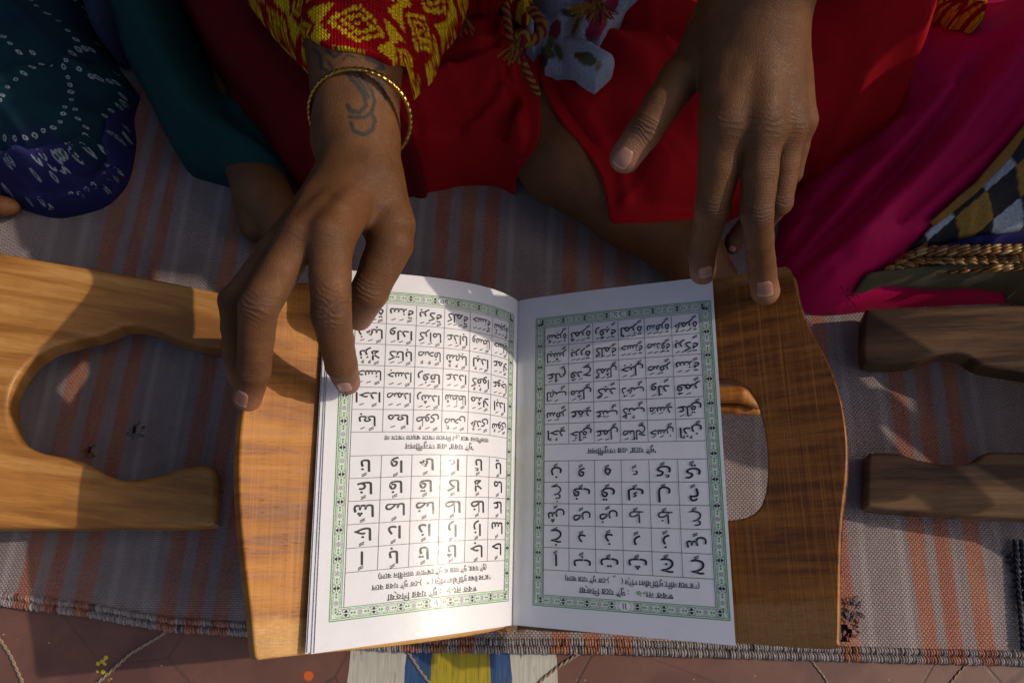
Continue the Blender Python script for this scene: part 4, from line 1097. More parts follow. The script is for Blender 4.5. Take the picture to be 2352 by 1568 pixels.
# bangle
bn = NT('gold'); bo = bn.obj()
bn.col(bn.mix(bn.mapr(bn.noise(bo, 400, 3), .4, .7), (0.55, 0.32, 0.07), (0.28, 0.15, 0.03))); bn.rough(0.28); bn.b.inputs['Metallic'].default_value = 1.0
bc = W(827, 270, 16.0); R_ = 2.62; un = np.array([1, -.06, .0]); un = unit(un); vn = unit(np.array([0.05, 0.50, .87]))
Vb, Fb = [], []; nb_, ns_ = 220, 12
wn_ = unit(np.cross(un, vn))
for i in range(nb_):
    t = 2 * math.pi * i / nb_; rad = un * math.cos(t) + vn * math.sin(t) * .97; c = bc + rad * R_
    for k in range(ns_):
        a = 2 * math.pi * k / ns_; rr = 0.12 + (0.028 * math.sin(i * 2 * math.pi / 220 * 52 + 2.6 * abs(math.sin(a * .5 + .4)) * 2) if math.cos(a) > -.2 else 0)
        Vb.append(c + rad * math.cos(a) * rr + wn_ * math.sin(a) * rr * 1.35)
for i in range(nb_):
    for k in range(ns_): Fb.append([i * ns_ + k, ((i + 1) % nb_) * ns_ + k, ((i + 1) % nb_) * ns_ + (k + 1) % ns_, i * ns_ + (k + 1) % ns_])
tag(mesh_obj('bangle', Vb, Fb, bn.m, loc=bc), 'thin engraved gold bangle round the tattooed wrist', 'bangle')

# ---------------- clothes
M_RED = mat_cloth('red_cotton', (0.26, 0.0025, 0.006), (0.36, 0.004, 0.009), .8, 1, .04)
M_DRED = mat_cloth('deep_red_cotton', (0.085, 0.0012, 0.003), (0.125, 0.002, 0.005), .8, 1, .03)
M_TEAL = mat_cloth('teal_cotton', (0.004, 0.030, 0.031), (0.006, 0.046, 0.044), .85, 1, .05)
M_MAG = mat_cloth('magenta_cotton', (0.40, 0.003, 0.055), (0.55, 0.006, 0.095), .62, 1, .05)
M_BLUE = mat_cloth('tie_dyed_cotton', (0.004, 0.045, 0.046), (0.004, 0.014, 0.034), .8, 1, .08, second=((0.020, 0.016, 0.105), -0.165, -0.215))
# teal trouser leg of the person at the left
bl = Body()
footl = Union([Cap(W(560, 290, 2.9), W(598, 430, 2.4), 2.2, 1.9), Cap(W(598, 430, 2.4), W(648, 520, 2.0), 1.9, 1.5), Cap(W(575, 420, 1.9), W(588, 520, 1.6), 1.4, 1.1)], .25)
P_ = np.array([W(560, 290, 2.9), W(648, 520, 2.0)]); bl.add(footl, P_.min(0) - 4, P_.max(0) + 4, .16)
person_l = thing('person', 'person in blue and teal tie-dyed cloth with white dots, seated at the left', 'person', (-35, 30, RZ))
cloth('trouser_leg', [(215, -120), (425, -120), (428, 20), (462, 100), (502, 200), (560, 290), (610, 345), (655, 378, 3.5), (600, 374, 4.3), (560, 371, 4.6), (525, 378, 4), (500, 389, 3), (470, 402, 1.5), (436, 397), (405, 350), (360, 260), (322, 190), (285, 110), (240, 60)],
      .9, 6.0, 3.6, M_TEAL, person_l, folds=[([(330, -50), (400, 130), (470, 280), (480, 390)], .9, 1.3), ([(260, 60), (380, 250), (440, 380)], -.6, .8), ([(450, 310), (530, 350), (600, 365)], .5, .6)], wrinkle=.5, thick=1.0, over=top_of(footl.items, .25))
_, f_blue = cloth('dress', [(-330, -160), (200, -160), (222, 20), (240, 88), (272, 155), (316, 219), (302, 269), (309, 326), (294, 403), (270, 442), (230, 472), (173, 489), (127, 495), (77, 485), (23, 466), (-30, 450), (-150, 440), (-330, 400)],
      .7, 6.0, 6.5, M_BLUE, person_l, step=.2, folds=[([(-60, 395), (40, 392), (90, 385), (180, 350), (240, 300), (300, 225)], 1.82, 0.44), ([(-60, 415), (60, 420), (150, 405), (230, 340), (290, 300)], -2.23, 0.40), ([(60, 455), (150, 450), (240, 400), (290, 330)], 1.22, 0.40), ([(20, 468), (140, 470), (250, 430)], -1.01, 0.28), ([(60, 60), (160, 150), (230, 190)], 1.01, 0.72), ([(0, 220), (120, 160), (220, 90)], -0.81, 0.72)],
      wrinkle=.85, thick=.7, pw=1.6)
def lay(name, outline, f, lift, mat, parent, H, wid, folds, wrinkle, thick):
    ol = []
    for x, y in outline:
        z = 3.0
        for _ in range(12): z = .5 * z + .5 * (max(float(f(W(x, y, z)[None, :2])[0]), RZ) + lift)
        ol.append((x, y, z))
    return cloth(name, ol, 3.0, H, wid, mat, parent, folds=folds, under=lambda P: np.maximum(f(P), RZ) + lift, step=.16, wrinkle=wrinkle, thick=thick, pw=1.8)
_, f_hem = lay('dress_hem', [(-120, 330), (0, 347), (40, 360), (82, 374), (130, 366), (180, 348), (222, 332), (240, 300), (262, 262), (298, 212), (317, 219), (304, 269), (310, 326), (296, 403), (272, 443), (232, 474), (173, 491), (127, 497), (77, 487), (23, 468), (-30, 452), (-120, 440)],
    f_blue, .35, mat_cloth('indigo_cotton', (0.010, 0.011, 0.055), (0.016, 0.017, 0.088), .75), person_l, .9, .8,
    [([(-20, 395), (60, 410), (140, 404), (220, 365), (285, 300)], -.7, .35), ([(0, 372), (80, 392), (150, 386), (215, 352)], .7, .35), ([(20, 440), (120, 452), (200, 436), (270, 385)], .6, .35), ([(30, 455), (120, 470), (210, 455), (280, 410)], -.6, .28), ([(240, 330), (280, 280), (305, 225)], .5, .3), ([(260, 350), (300, 300)], -.5, .25), ([(60, 425), (150, 425), (230, 395)], -.4, .2)], .45, .6)
f_dress = lambda P: np.maximum(f_blue(P), f_hem(P))
cloth('veil', [(170, -120), (270, -120), (278, 10), (276, 50), (262, 84), (240, 96), (215, 60)], 4.0, 2.4, 1.6, mat_cloth('dark_tie_dye', (0.012, 0.014, 0.04), (0.02, 0.03, 0.06)), person_l, wrinkle=.3, thick=3)
# white tie-dye dots
CR = lambda pts: [(x * .3841, y * .3841) for x, y in pts]
dots = [CR(p) for p in (
  [(185, 0), (218, 37), (285, 85), (350, 127), (407, 185), (455, 238), (508, 292)], [(-20, 200), (22, 220), (62, 262), (115, 315)], [(440, 0), (507, 55), (530, 108)],
  [(592, 270), (550, 300), (470, 297), (435, 322), (396, 360), (382, 400)], [(196, 318), (250, 388), (310, 395), (382, 402)], [(475, 415), (543, 457), (600, 475), (655, 488), (697, 497), (700, 445)],
  [(195, 403), (143, 440), (97, 478), (46, 522), (18, 572)], [(408, 465), (420, 510), (425, 552), (428, 597), (390, 642), (380, 682), (362, 730), (320, 765), (260, 783), (210, 812), (150, 824), (90, 830), (28, 826)],
  [(450, 655), (466, 710), (514, 762), (510, 808), (468, 850), (420, 873), (364, 897), (313, 915), (264, 938), (230, 962)],
  [(730, 572), (737, 610), (715, 640), (670, 665), (628, 695)], [(790, 588), (765, 630), (735, 662)], [(755, 760), (727, 787), (694, 810), (662, 797)],
  [(520, 890), (563, 900), (600, 907), (638, 915), (608, 952), (565, 980), (512, 998), (457, 1003), (408, 1005), (362, 1007), (318, 1003), (262, 1000), (205, 992)], [(143, 935), (138, 978), (102, 993), (65, 995)], [(330, 958), (332, 962)],
  [(707, 1020), (690, 1060), (654, 1088), (610, 1105), (560, 1105), (515, 1128)], [(705, 1150), (664, 1184), (614, 1208), (560, 1194), (508, 1190), (458, 1188)], [(595, 1170), (510, 1215), (470, 1248), (410, 1248), (357, 1248), (305, 1245), (262, 1252)], [(245, 1200), (186, 1213), (135, 1218)],
  [(777, 850), (780, 900), (778, 945), (770, 990)], [(0, 600), (-60, 640)], [(-50, 830), (-120, 800)])]
Vd, Fd = [], []; Vc, Fc = [], []
for ln in dots:
    for i, (x, y) in enumerate(ln):
        p = hit_field(x, y, f_dress)
        if p is None: continue
        s = random.uniform(.12, .17); rot = random.uniform(-.5, .5) + i * .15; sq = random.uniform(.75, 1.1)
        for (VV, FF, sc, lf) in ((Vd, Fd, 1.0, .03), (Vc, Fc, .40, .045)):
            b = len(VV)
            for k in range(12):
                a = 2 * math.pi * k / 12; r = s * sc / max(abs(math.cos(a)), abs(math.sin(a))) ** .65 * random.uniform(.92, 1.06)
                q = p[:2] + np.array([math.cos(a + rot) * r, math.sin(a + rot) * r * sq]); zz = float(f_dress(q[None])[0]); zz = p[2] if zz < -5 else zz
                VV.append([q[0], q[1], zz + lf])
            VV.append([p[0], p[1], float(f_dress(p[None, :2])[0]) + lf + .004]); FF += [[b + k, b + (k + 1) % 12, b + 12] for k in range(12)]
m_dot = NT('undyed_dots'); m_dot.col(m_dot.mix(m_dot.mapr(m_dot.noise(m_dot.obj(), 900, 2), .4, .6), (0.32, 0.36, 0.38), (0.14, 0.19, 0.23))); m_dot.rough(.9)
o = mesh_obj('white_dots', Vd, Fd, m_dot.m, person_l, True); o['kind'] = 'stuff'
o = mesh_obj('dot_centres', Vc, Fc, simple('dot_centre', (0.015, 0.05, 0.08), .9), person_l, True); o['kind'] = 'stuff'
toel = finger([J(-20, 470, 1.8, 24), J(10, 474, 1.6, 24), J(26, 476, 1.5, 20)]); P_ = np.array([W(-20, 470, 1.8), W(26, 476, 1.5)]); bl.add(toel, P_.min(0) - 1.2, P_.max(0) + 1.2, .1)
caps, hd, _ = upper_body(-46, 46); bl.add(Union(hd + [caps[3]], 1.5), (-62, 4, 40), (-30, 42, 76), .8)
limb = Union([Cap(W(560, 300, 2.6), (-24, 38, 2.2), 1.7, 1.7), Cap((-24, 38, 2.2), (-40, 48, 8), 1.8, 5), Cap(W(-20, 470, 1.7), (-40, 34, 2.2), .8, 1.5), Cap((-40, 34, 2.2), (-46, 50, 8), 1.5, 5), Cap((-46, 52, 9), (-46, 37, 37), 9, 8), Cap((-46, 37, 37), (-46, 24, 52), 7, 4.4)], 1.0)
bl.add(limb, (-62, 0, 0), (-10, 64, 58), .6)
bl.build('body', person_l)
def garment(name, x, y, mat, parent, arms, h=1.0):
    caps, _, _ = upper_body(x, y); caps = [Cap(c.a, c.b, c.ra + 1.2, c.rb + 1.2) for c in caps[:3]]
    fn = Union(caps + [Cap(*a) for a in arms], 2.5); pts = np.array([c.a for c in caps] + [c.b for c in caps] + [a[0] for a in arms] + [a[1] for a in arms])
    V, F = polygonise(fn, pts.min(0) - 14, pts.max(0) + 14, h)
    V[:, 2] = np.maximum(V[:, 2], RZ + .1)
    V = V + 0.5 * np.stack([n2(V[:, 0], V[:, 2], 5, 2), n2(V[:, 1], V[:, 2], 5, 3), n2(V[:, 0], V[:, 1], 5, 4)], 1)
    mesh_obj(name, V, F, mat, parent)
garment('upper_garment', -46, 46, M_BLUE, person_l, [((-58, 32, 42), (-60, 24, 22), 5, 4), ((-34, 32, 42), (-38, 24, 22), 5, 4)])

# central person's red cloth
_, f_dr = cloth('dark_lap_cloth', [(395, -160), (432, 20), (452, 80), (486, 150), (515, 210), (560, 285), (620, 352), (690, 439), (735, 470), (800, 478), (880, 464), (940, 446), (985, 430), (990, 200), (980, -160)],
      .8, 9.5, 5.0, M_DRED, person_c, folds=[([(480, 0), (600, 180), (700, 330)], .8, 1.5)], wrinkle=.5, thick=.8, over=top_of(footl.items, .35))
_, f_knee = cloth('knee_cloth', [(680, -160), (690, 200), (720, 330), (770, 390), (850, 415), (940, 428), (1000, 424), (1060, 412), (1140, 404, 2), (1195, 385, 4.5), (1228, 345, 5.8), (1240, 300, 6), (1237, 240, 5.6), (1220, 170), (1190, 120), (1160, 60), (1155, -160)],
      1.4, 8.2, 4.4, M_RED, person_c, folds=[([(940, 330), (1020, 335), (1100, 320), (1180, 280), (1200, 200)], -1.44, .45), ([(940, 260), (1030, 240), (1110, 190), (1165, 180)], 1.12, .7), ([(960, 215), (1060, 210), (1150, 180)], -1.28, .45),
        ([(1165, 180), (1195, 230), (1190, 290)], 1.12, .45), ([(1180, 130), (1160, 200), (1185, 260), (1150, 330)], -1.12, .3), ([(960, 300), (1050, 290), (1130, 260), (1150, 235)], -0.80, .3), ([(930, 370), (1020, 380), (1110, 355), (1180, 330)], 0.80, .5), ([(950, 395), (1050, 392), (1170, 355)], -0.80, .25), ([(1080, 60), (1150, 110), (1165, 180)], 0.96, .5), ([(1120, 60), (1140, 130)], -0.64, .3)],
      wrinkle=.8, thick=1.2, pw=2.0, step=.2, over=top_of(leg.items))
# clothing of the person at the right
person_r = thing('person', 'person in bright magenta cloth with a gold braided hem, seated at the right', 'person', (40, 30, RZ))
_, f_mag = cloth('skirt', [(1900, -160), (1860, 200), (1820, 430), (1795, 500), (1780, 580), (1786, 640), (1812, 690), (1850, 716), (1900, 722), (1960, 718), (2060, 706), (2180, 700), (2352, 694), (2560, 690), (2800, 600), (2800, -160)],
      .6, 6.6, 7.0, M_MAG, person_r, folds=[([(2080, 330), (1980, 430), (1900, 520), (1810, 600)], 1.36, .8), ([(2200, 200), (2150, 330), (2050, 470), (1930, 580), (1830, 650)], 1.53, .8), ([(2130, 300), (2050, 420), (1950, 510), (1850, 590)], -1.87, .7), ([(2330, 150), (2290, 300), (2180, 440), (2060, 540), (1900, 650)], 1.02, .9), ([(1960, 400), (1890, 470), (1830, 560)], -1.53, .6), ([(1920, 600), (1850, 660), (1800, 680)], -0.85, .5), ([(2000, 350), (1930, 450), (1800, 520)], 1.02, .5), ([(2230, 330), (2150, 440), (2030, 540)], -0.68, .35)],
      bumps=[(2340, 240, 7.0, 7.0)], wrinkle=.6, thick=.5, pw=1.7, step=.22)
def rest_on(pts, f, lift):
    out = []
    for x, y in pts:
        z = 3.0
        for _ in range(12): z = .5 * z + .5 * (max(float(f(W(x, y, z)[None, :2])[0]), RZ) + lift)
        out.append((x, y, z))
    return out
_, f_rs = cloth('skirt', [(1160, -160), (1192, 60), (1212, 150), (1240, 215, 5.5), (1290, 285, 6.3), (1345, 350, 6.0), (1380, 405, 5.8), (1396, 455, 5.6), (1408, 494, 5.4), (1450, 506, 5.2), (1510, 512, 4.9), (1590, 506, 4.2), (1700, 478, 2)] + rest_on([(1800, 447), (1880, 405), (1955, 346), (2030, 295), (2076, 262), (2088, 225), (2091, 160), (2078, 60), (2060, -20), (2050, -160)], f_mag, .3),
      1.0, 7.2, 5.0, M_RED, person_c, folds=[([(1270, 150), (1400, 200), (1500, 260), (1620, 330)], 0.83, .9), ([(1330, 130), (1450, 150), (1600, 200)], -1.05, .6), ([(1400, 90), (1500, 130), (1600, 150)], 0.90, .6), ([(1420, 80), (1480, 105), (1570, 135)], -0.90, .3), ([(1250, 200), (1360, 330), (1420, 480)], 0.75, .8), ([(1380, 300), (1450, 400), (1480, 500)], -0.75, .8), ([(1880, 170), (1960, 185), (2040, 150)], 0.52, .6)],
      bumps=[(1990, 145, 11.0, 7.2), (1500, 60, 1.6, 5)], wrinkle=.8, thick=.8, pw=2.2, step=.22, over=lambda P: np.maximum(top_of(leg.items)(P), f_mag(P) + .3))
def chk(V):
    U = V[:, :2]; ang = math.radians(38); a = U[:, 0] * math.cos(ang) + U[:, 1] * math.sin(ang); b = -U[:, 0] * math.sin(ang) + U[:, 1] * math.cos(ang)
    ia = np.floor(a / 1.55).astype(int); ib = np.floor(b / 1.55).astype(int)
    pal = np.array([[0.010, 0.011, 0.014], [0.42, 0.48, 0.54], [0.38, 0.21, 0.025]])
    k = np.where((ia + ib) % 2 == 0, 0, np.where(ib % 2 == 0, 1, 2)); return pal[k]
def mat_attr(name, r=.85):
    n = NT(name); n.col(n.mix(n.mapr(n.noise(n.obj(), 700, 3), .35, .7, 0, .45), n.attr('Col', 'Color'), (0.03, 0.02, 0.02))); n.rough(r); n.bump(n.noise(n.obj(), 600, 3), .5, .03); return n.m
M_ATTR = mat_attr('printed_cotton')
over = lambda f, d: (lambda P: f(P) + d)
def stack_cloth(name, outline, f, lift, mat, parent, colfn=None, H=.5, wid=.8, step=.14, wrinkle=.12, folds=(), zed=3.0, thick=.25, smooth=True):
    """thin cloth lying on top of another one: its rim follows the cloth below"""
    ol = []
    for x, y in outline:
        z = zed
        for _ in range(12):
            zz = max(float(f(W(x, y, z)[None, :2])[0]), RZ) + lift; z = .5 * z + .5 * zz
        ol.append((x, y, z))
    return cloth(name, ol, zed, H, wid, mat, parent, folds=folds, under=lambda P: np.maximum(f(P), RZ) + lift, step=step, wrinkle=wrinkle, colfn=colfn, thick=thick, smooth=smooth)
# right neighbour: checked cloth, blue band, gold braid and olive facing lying on the magenta skirt
def col_const(c): return lambda V: np.tile(c, (len(V), 1)) * (0.85 + 0.3 * RNG.random((len(V), 1)))
stack_cloth('checked_cloth', [(2440, 240), (2372, 275), (2350, 300), (2318, 352), (2292, 388), (2240, 436), (2190, 478), (2150, 510), (2112, 548), (2085, 578), (2120, 572), (2170, 560), (2240, 548), (2352, 534), (2600, 520), (2600, 240)], f_mag, .35, M_ATTR, person_r, chk, H=.7, wid=1.2, step=.09,
            folds=[([(2352, 330), (2260, 450), (2150, 540)], .35, .5), ([(2352, 430), (2250, 510)], -.3, .4)], smooth=False)
stack_cloth('ochre_edging', [(2372, 262), (2352, 288), (2318, 330), (2290, 362), (2240, 420), (2205, 448), (2172, 478), (2140, 506), (2150, 516), (2190, 486), (2240, 446), (2285, 400), (2318, 366), (2350, 318), (2380, 285)], f_mag, 1.02, mat_cloth('ochre_cotton', (0.20, 0.10, 0.02), (0.27, 0.15, 0.035), .6), person_r, H=.3, wid=.5, step=.1, zed=4, smooth=False)
stack_cloth('blue_band', [(2085, 576), (2120, 566), (2200, 552), (2352, 530), (2600, 512), (2600, 572), (2352, 566), (2200, 572), (2110, 580)], f_mag, .95, mat_cloth('navy_cotton', (0.012, 0.010, 0.07), (0.018, 0.016, 0.10), .8), person_r, H=.25, wid=.6, step=.12, smooth=False)
_, f_ol = stack_cloth('olive_facing', [(1962, 672), (1975, 650), (1990, 630), (2030, 620), (2110, 610), (2240, 600), (2352, 600), (2600, 590), (2600, 720), (2400, 706), (2352, 697), (2290, 679), (2214, 676), (2133, 662), (2060, 654), (2025, 655), (1990, 668)], f_mag, .6, mat_cloth('olive_cotton', (0.075, 0.062, 0.035), (0.105, 0.088, 0.052), .9), person_r, H=.6, wid=.9, step=.14,
            folds=[([(2000, 640), (2120, 640), (2352, 655)], .25, .4)], smooth=False)
# gold braid: three plaited rows of slanting lobes
parts, parts2 = [], []
bx0, bx1 = 2046, 2420
for r in range(3):
    k = 0; x = bx0 + (0, 14, 2)[r]
    while x < bx1:
        t = (x - bx0) / (2352 - bx0); ytop = np.interp(x, [2046, 2111, 2200, 2352, 2420], [612, 566, 564, 562, 560]); ybot = np.interp(x, [2046, 2120, 2198, 2352, 2420], [620, 624, 628, 622, 620])
        yc = ytop + (ybot - ytop) * (.17 + .33 * r); hpx = (ybot - ytop) * .19
        p = W(x, yc, 4.0); z = max(float(f_mag(p[None, :2])[0]), float(f_ol(p[None, :2])[0]), 1.0) + .45
        c = W(x, yc, z); sl = 1 if r % 2 == 0 else -1; L = 0.40
        a = c + np.array([-L, -.10 * sl, -.03]); b = c + np.array([L, .13 * sl, .05])
        path = resample(np.array([a, (a + b) / 2 + [0, 0, .10], b]), .12); n_ = len(path)
        for q in (-1, 0, 1):
            off = np.array([0, q * hpx * depth(c) / FP * .62, -.04 * abs(q)])
            V, Fq = tube(path + off, .10 * np.sin(np.linspace(.35, math.pi - .35, n_)) + .03, 5); (parts if random.random() < .75 else parts2).append((V, Fq))
        x += 24 if True else 0; k += 1
m_br = NT('gold_braid'); m_br.col(m_br.mix(m_br.mapr(m_br.noise(m_br.obj(), 500, 2), .4, .7), (0.26, 0.105, 0.008), (0.09, 0.035, 0.005))); m_br.rough(.38); m_br.spec(.6)
V, Fq = join(parts); o = mesh_obj('braid', V, Fq, m_br.m, person_r); o['kind'] = 'stuff'
V, Fq = join(parts2); o = mesh_obj('metallic_thread', V, Fq, simple('pale_gold', (0.36, 0.24, 0.08), .4, .7), person_r); o['kind'] = 'stuff'
# loose thread tuft on the magenta
parts = []
for k in range(6):
    p = W(1962, 672, 0); z = float(f_mag(p[None, :2])[0]); z = 1.5 if z < 0 else z + .2
    pth = [W(1950 + random.gauss(0, 4), 682 + random.gauss(0, 4), z)]; a = random.uniform(0, 6.28)
    for i in range(8):
        a += random.uniform(-1.3, 1.3); pth.append(pth[-1] + np.array([math.cos(a) * .11, math.sin(a) * .11, random.uniform(-.03, .05)]))
    parts.append(tube(pth, .022, 4))
V, Fq = join(parts); o = mesh_obj('loose_threads', V, Fq, simple('dark_thread', (0.02, 0.012, 0.01), .9), person_r); o['kind'] = 'stuff'

# ---------------- woven shawl with yellow motifs
def patola(V, ang=0.0, ox=0.0, oy=0.0, sc=1.0, zc=None):
    V = np.array(V)
    if zc is not None: V[:, 0] += np.sign(V[:, 0] - ox) * np.clip(zc - V[:, 2], 0, 9) * .75
    c, s_ = math.cos(ang), math.sin(ang); sy = 1.45; a = ((V[:, 0] - ox) * c + (V[:, 1] - oy) * s_) / sc; b = (-(V[:, 0] - ox) * s_ + (V[:, 1] - oy) * c) / sc * sy
    st = 0.17; ia = np.floor(a / st); ib = np.floor(b / st + 0.5 * (ia % 2)); a_, b_ = ia * st, ib * st
    P_ = 5.4; m = np.abs((a_ % P_) - P_ / 2); n_ = np.abs(((b_ + 1.5) % 3.9) - 1.95)
    dia = m / 2.1 + n_ / 1.75                                   # diamond rings
    ring = ((dia > .76) & (dia < .98)) | ((dia > .36) & (dia < .56)) | (dia < .12)
    m2 = P_ / 2 - m; bow = (m2 < .22 + n_ * .62) & (m2 < 1.15) & (n_ < 1.55) & (dia > 1.10)
    y = ring | bow
    edge = (b_ < -1.75) & (b_ > -2.1)
    y = y | edge
    red = np.array([0.30, 0.004, 0.008]); yel = np.array([0.66, 0.44, 0.012]); o = np.where(y[:, None], yel, red)
    return o * (0.8 + .4 * _L[(ia.astype(int)) & 63, ib.astype(int) & 63, 5][:, None])
def mat_knit():
    n = NT('knitted_shawl'); o = n.obj(); s_ = n.sep(o)
    row = n.math('MULTIPLY', s_[0], 1 / 0.0017); k = n.math('ADD', n.math('MULTIPLY', s_[1], 1 / 0.0017), n.math('MULTIPLY', n.math('ABSOLUTE', n.math('SUBTRACT', n.math('FRACT', row), .5)), 1.2))
    h = n.math('MULTIPLY', n.math('ABSOLUTE', n.math('SINE', n.math('MULTIPLY', k, math.pi))), n.math('ABSOLUTE', n.math('SINE', n.math('MULTIPLY', row, math.pi))))
    c = n.attr('Col', 'Color'); c = n.mix(n.mapr(h, .35, .0, 0, .6), c, (0.05, 0.006, 0.006)); n.col(c); n.rough(.95); n.spec(.04)
    n.bump(n.math('ADD', h, n.math('MULTIPLY', n.noise(o, 1500, 3), .5)), 1.0, .07); n.b.inputs['Sheen Weight'].default_value = .0
    return n.m
M_KNIT = mat_knit()
sl0 = W(820, 48, 18.8)
_, f_sl = cloth('shawl_sleeve', [(540, -170), (556, -60), (566, -5), (590, 25, 14), (622, 58, 14.6), (655, 78, 15.4), (700, 94, 17), (735, 97, 18.4), (770, 97, 18.9), (850, 102, 18.9), (890, 113, 18.4), (930, 126, 17), (955, 133, 16), (985, 138, 15), (1002, 116, 14.6), (1012, 92, 14.4), (1040, 72, 14), (1062, 40), (1072, 10), (1085, -60), (1090, -170)],
      13.6, 4.6, 3.0, M_KNIT, person_c, folds=[([(640, -60), (660, 60)], -.4, .6), ([(980, -60), (1010, 60)], -.45, .5)], wrinkle=.35, thick=.5, pw=2.0, step=.085, over=top_of(coreL.items[:2], .35),
      colfn=lambda V: patola(V, math.radians(-6), sl0[0] - 2.7 * .80, sl0[1] - .45 * .80 / 1.45, .80, 18.6))
stack_cloth('shawl_end', [(2085, -170), (2092, 0), (2100, 20), (2140, 28), (2180, 40), (2215, 48), (2240, 56), (2256, 46), (2262, 24), (2268, -60), (2270, -170)], f_mag, 1.3, M_KNIT, person_r, lambda V: patola(V, .3, 24, 14, .7), H=.8, wid=1.0, step=.08, zed=9, thick=.8)
stack_cloth('shawl_border', [(1065, -170), (1068, 0), (1090, 6), (1140, 10), (1165, 8), (1185, 26), (1215, 34), (1250, 30), (1285, 16), (1312, -4), (1318, -80), (1318, -170)], f_knee, 2.2, M_KNIT, person_c, lambda V: patola(V, .1, 1, 17, .8) * .8, H=1.2, wid=1.4, step=.09, zed=12, thick=.9)
# flowered cloth knotted at the waist
def floral(V):
    I = proj(V); c = np.tile([0.30, 0.36, 0.47], (len(V), 1)); nz = n2(V[:, 0], V[:, 1], .5, 9) * 9
    def el(x, y, a, b, r):
        dx, dy = I[:, 0] - x, I[:, 1] - y; cr, sr = math.cos(r), math.sin(r); u = dx * cr + dy * sr; v = -dx * sr + dy * cr
        return (np.hypot(u / a, v / b) * 12 + nz * .35) < 12
    for (x, y, a, b, r, cc) in [(1372, 62, 34, 20, -1.0, (.30, .005, .05)), (1395, 20, 40, 16, -.9, (.30, .005, .05)), (1275, 72, 14, 26, .3, (.25, .01, .03)), (1345, 134, 26, 15, .35, (.06, .075, .015)), (1330, 128, 12, 7, .3, (.10, .03, .02)),
                                (1257, 122, 22, 10, .5, (.10, .13, .02)), (1262, 105, 8, 26, .3, (.13, .16, .03)), (1282, 118, 9, 22, -.3, (.09, .11, .02)), (1250, 138, 9, 16, 0, (.06, .08, .015)), (1325, 60, 10, 26, .4, (.28, .20, .13)), (1322, 62, 5, 20, .4, (.07, .08, .02)), (1374, 152, 8, 14, .2, (.28, .19, .12)), (1310, 30, 20, 10, .2, (.05, .07, .02))]:
        c[el(x, y, a, b, r)] = cc
    return c
M_FLO = mat_attr('flowered_cotton', .8)
f_any = lambda P: np.maximum(np.maximum(f_rs(P), f_knee(P)), RZ)
_, f_fl = stack_cloth('flowered_sash', [(1190, -80), (1196, 30), (1208, 108), (1226, 128), (1240, 145), (1252, 158), (1266, 162), (1296, 167), (1334, 172), (1336, 150), (1345, 100), (1375, 100), (1394, 66), (1440, 12), (1470, -20), (1520, -80)], f_any, .7, M_FLO, person_c, floral, H=1.0, wid=1.0, step=.08, zed=8, thick=.7,
      folds=[([(1270, 40), (1290, 90), (1300, 160)], .5, .35), ([(1320, 20), (1300, 100)], -.5, .3), ([(1400, 20), (1350, 90)], .4, .4), ([(1230, 90), (1260, 150)], -.3, .3)], smooth=False)
stack_cloth('sash_end', [(1296, 92), (1306, 96), (1340, 98), (1372, 114), (1407, 136), (1412, 148), (1408, 160), (1390, 178), (1368, 197), (1352, 188), (1334, 176), (1310, 160), (1296, 148), (1293, 120)], f_any, 2.0, M_FLO, person_c, floral, H=.9, wid=.8, step=.08, zed=10, thick=.9,
      folds=[([(1300, 128), (1340, 150), (1385, 172)], -.5, .25), ([(1300, 145), (1345, 170), (1370, 190)], .35, .25)], smooth=False)
# twisted red and yellow cord with a knot
def two_tone(name, pts, z, r, pitch, cols, parent, strands=4):
    path = np.array([W(x, y, z + dz) for x, y, dz in pts]); tw = twisted(path, r, pitch, strands, 5, .07)
    for i, c in enumerate(cols):
        V, Fq = join(tw[i::len(cols)]); mesh_obj(name, V, Fq, c, parent)
Y_ = simple('yellow_yarn', (0.20, 0.11, 0.010), .8); R2 = simple('red_yarn', (0.12, 0.004, 0.01), .8)
zz = 13.2
two_tone('cord', [(1218, 20, 0), (1236, 40, .2), (1246, 58, .3), (1244, 76, .2), (1232, 88, .1), (1216, 95, .2), (1200, 96, .2), (1190, 88, .5), (1196, 78, .7), (1208, 82, .9), (1206, 96, .7), (1194, 104, .3)], zz, .25, 1.2, [Y_, R2], person_c)
def tassel(px, py, ang, L, z, n, mats, parent, spread=.5):
    for mi, m in enumerate(mats):
        parts = []
        for k in range(n):
            a = ang + random.gauss(0, spread); p = W(px, py, z) + np.array([random.gauss(0, .12), random.gauss(0, .12), 0]); path = [p]
            for i in range(7):
                a += random.gauss(0, .18); path.append(path[-1] + np.array([math.cos(a), math.sin(a), -.12 + .1 * random.random()]) * L / 7)
            parts.append(tube(path, .045, 4))
        V, Fq = join(parts); o = mesh_obj('tassel', V, Fq, m, parent); o['kind'] = 'stuff'
tassel(1192, 100, -2.0, 1.3, zz + .4, 22, [Y_, R2], person_c, .3)
tassel(1372, 2, -1.9, 1.5, 13.5, 24, [Y_, R2], person_c, .6); tassel(1352, 12, 3.4, 1.2, 13.5, 14, [Y_], person_c, .4)
tassel(1058, 30, -1.6, 1.6, 12.5, 16, [Y_, R2], person_c, .5)
two_tone('cord', [(1160, 10, 0), (1170, 80, -.4), (1196, 130, -1.2), (1222, 190, -2.6), (1236, 215, -3.4)], 12.2, .2, 1.1, [R2, Y_], person_c)

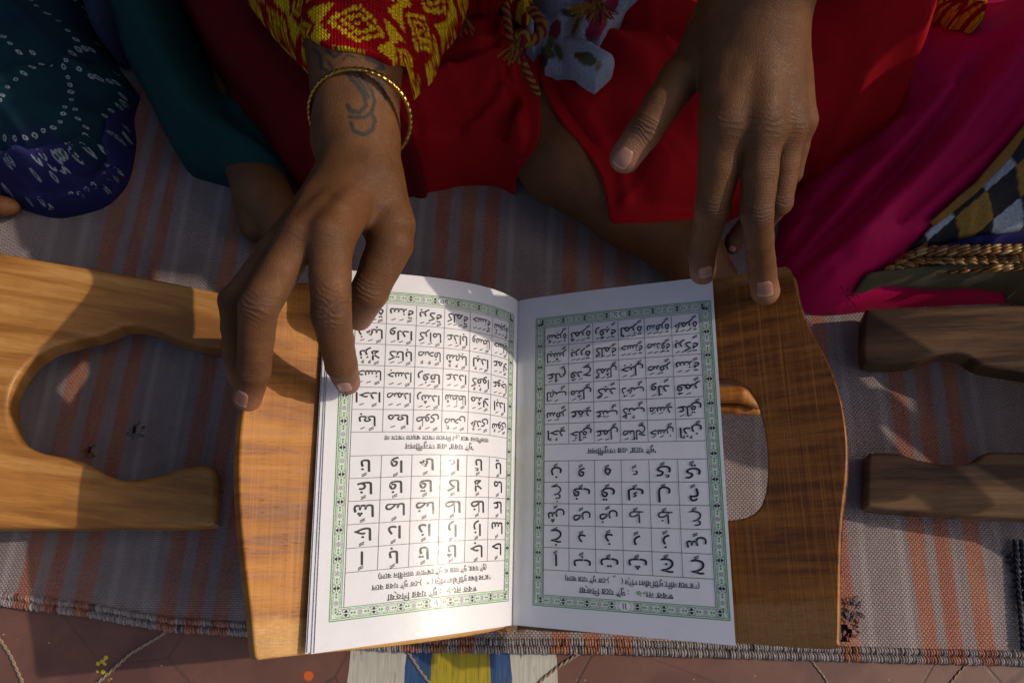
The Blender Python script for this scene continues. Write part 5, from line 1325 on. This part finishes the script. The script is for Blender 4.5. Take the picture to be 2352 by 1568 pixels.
# right person's unseen body, its arms placed to shade the scene from the sun
br_ = Body()
caps, hd, _ = upper_body(56, 48); br_.add(Union(hd + [caps[3]], 1.5), (40, 4, 40), (74, 46, 76), .8)
hr = [Cap((44, 15, 24), (41.5, 2, 19), 3.2, 2.6), Cap((41.5, 2, 19), (41, -3, 17), 3.0, 3.6), Cap((40, -3, 17), (38.8, -9, 14), .9, .7), Cap((42, -3, 17), (41.6, -10, 14), .9, .7), Cap((44, -3, 16.5), (44, -9, 13.6), .9, .7), Cap((39, 0, 17), (36.8, -4, 15), 1, .8), Cap((45.4, -2, 16), (46.4, -7, 13.5), .8, .6),
      Cap((62, 15, 24), (56, 2, 18), 3.2, 2.6), Cap((56, 2, 18), (55, -4, 17), 3, 3.4)]
br_.add(Union(hr, .5), (34, -13, 9), (67, 20, 30), .35)
br_.build('body', person_r)
garment('upper_garment', 56, 48, M_MAG, person_r, [((50, 24, 46), (44, 6, 31), 5.5, 5.4), ((44, 6, 31), (43, 8, 21), 5.4, 4.4), ((68, 34, 42), (66, 20, 25), 6, 4.6), ((66, 20, 25), (60, 10, 22), 4.6, 4.2)])  # near sleeve thickened and bent forward to block sun
garment('upper_garment', 3, 44, M_RED, person_c, [((-9, 30, 42), tuple(eL + np.array([-4.5, 13, 5])), 6, 4.8), ((15, 30, 42), tuple(eR + np.array([2, 12, 5])), 6, 4.8), (tuple(eL + np.array([-4.5, 13, 5])), tuple(eL + np.array([-1.5, 5, 2.2])), 4.8, 4.0), (tuple(eR + np.array([2, 12, 5])), tuple(eR + np.array([.6, 4, 1.6])), 4.8, 4.0)])
hair = NT('hair'); hair.col((0.012, 0.009, 0.008)); hair.rough(.45); hair.bump(hair.noise(hair.map(hair.obj(), (400, 40, 40)), 1, 3), .5, .1)
for (x, y, p) in ((-46, 46, person_l), (3, 44, person_c), (56, 48, person_r)):
    blob('hair', [Cap((x, y - 27.5, 57.5), (x, y - 22, 61), 7.6, 8.6), Cap((x, y - 17, 58), (x, y - 14, 54), 5, 3.6)], 1.5, .8, hair.m, p)
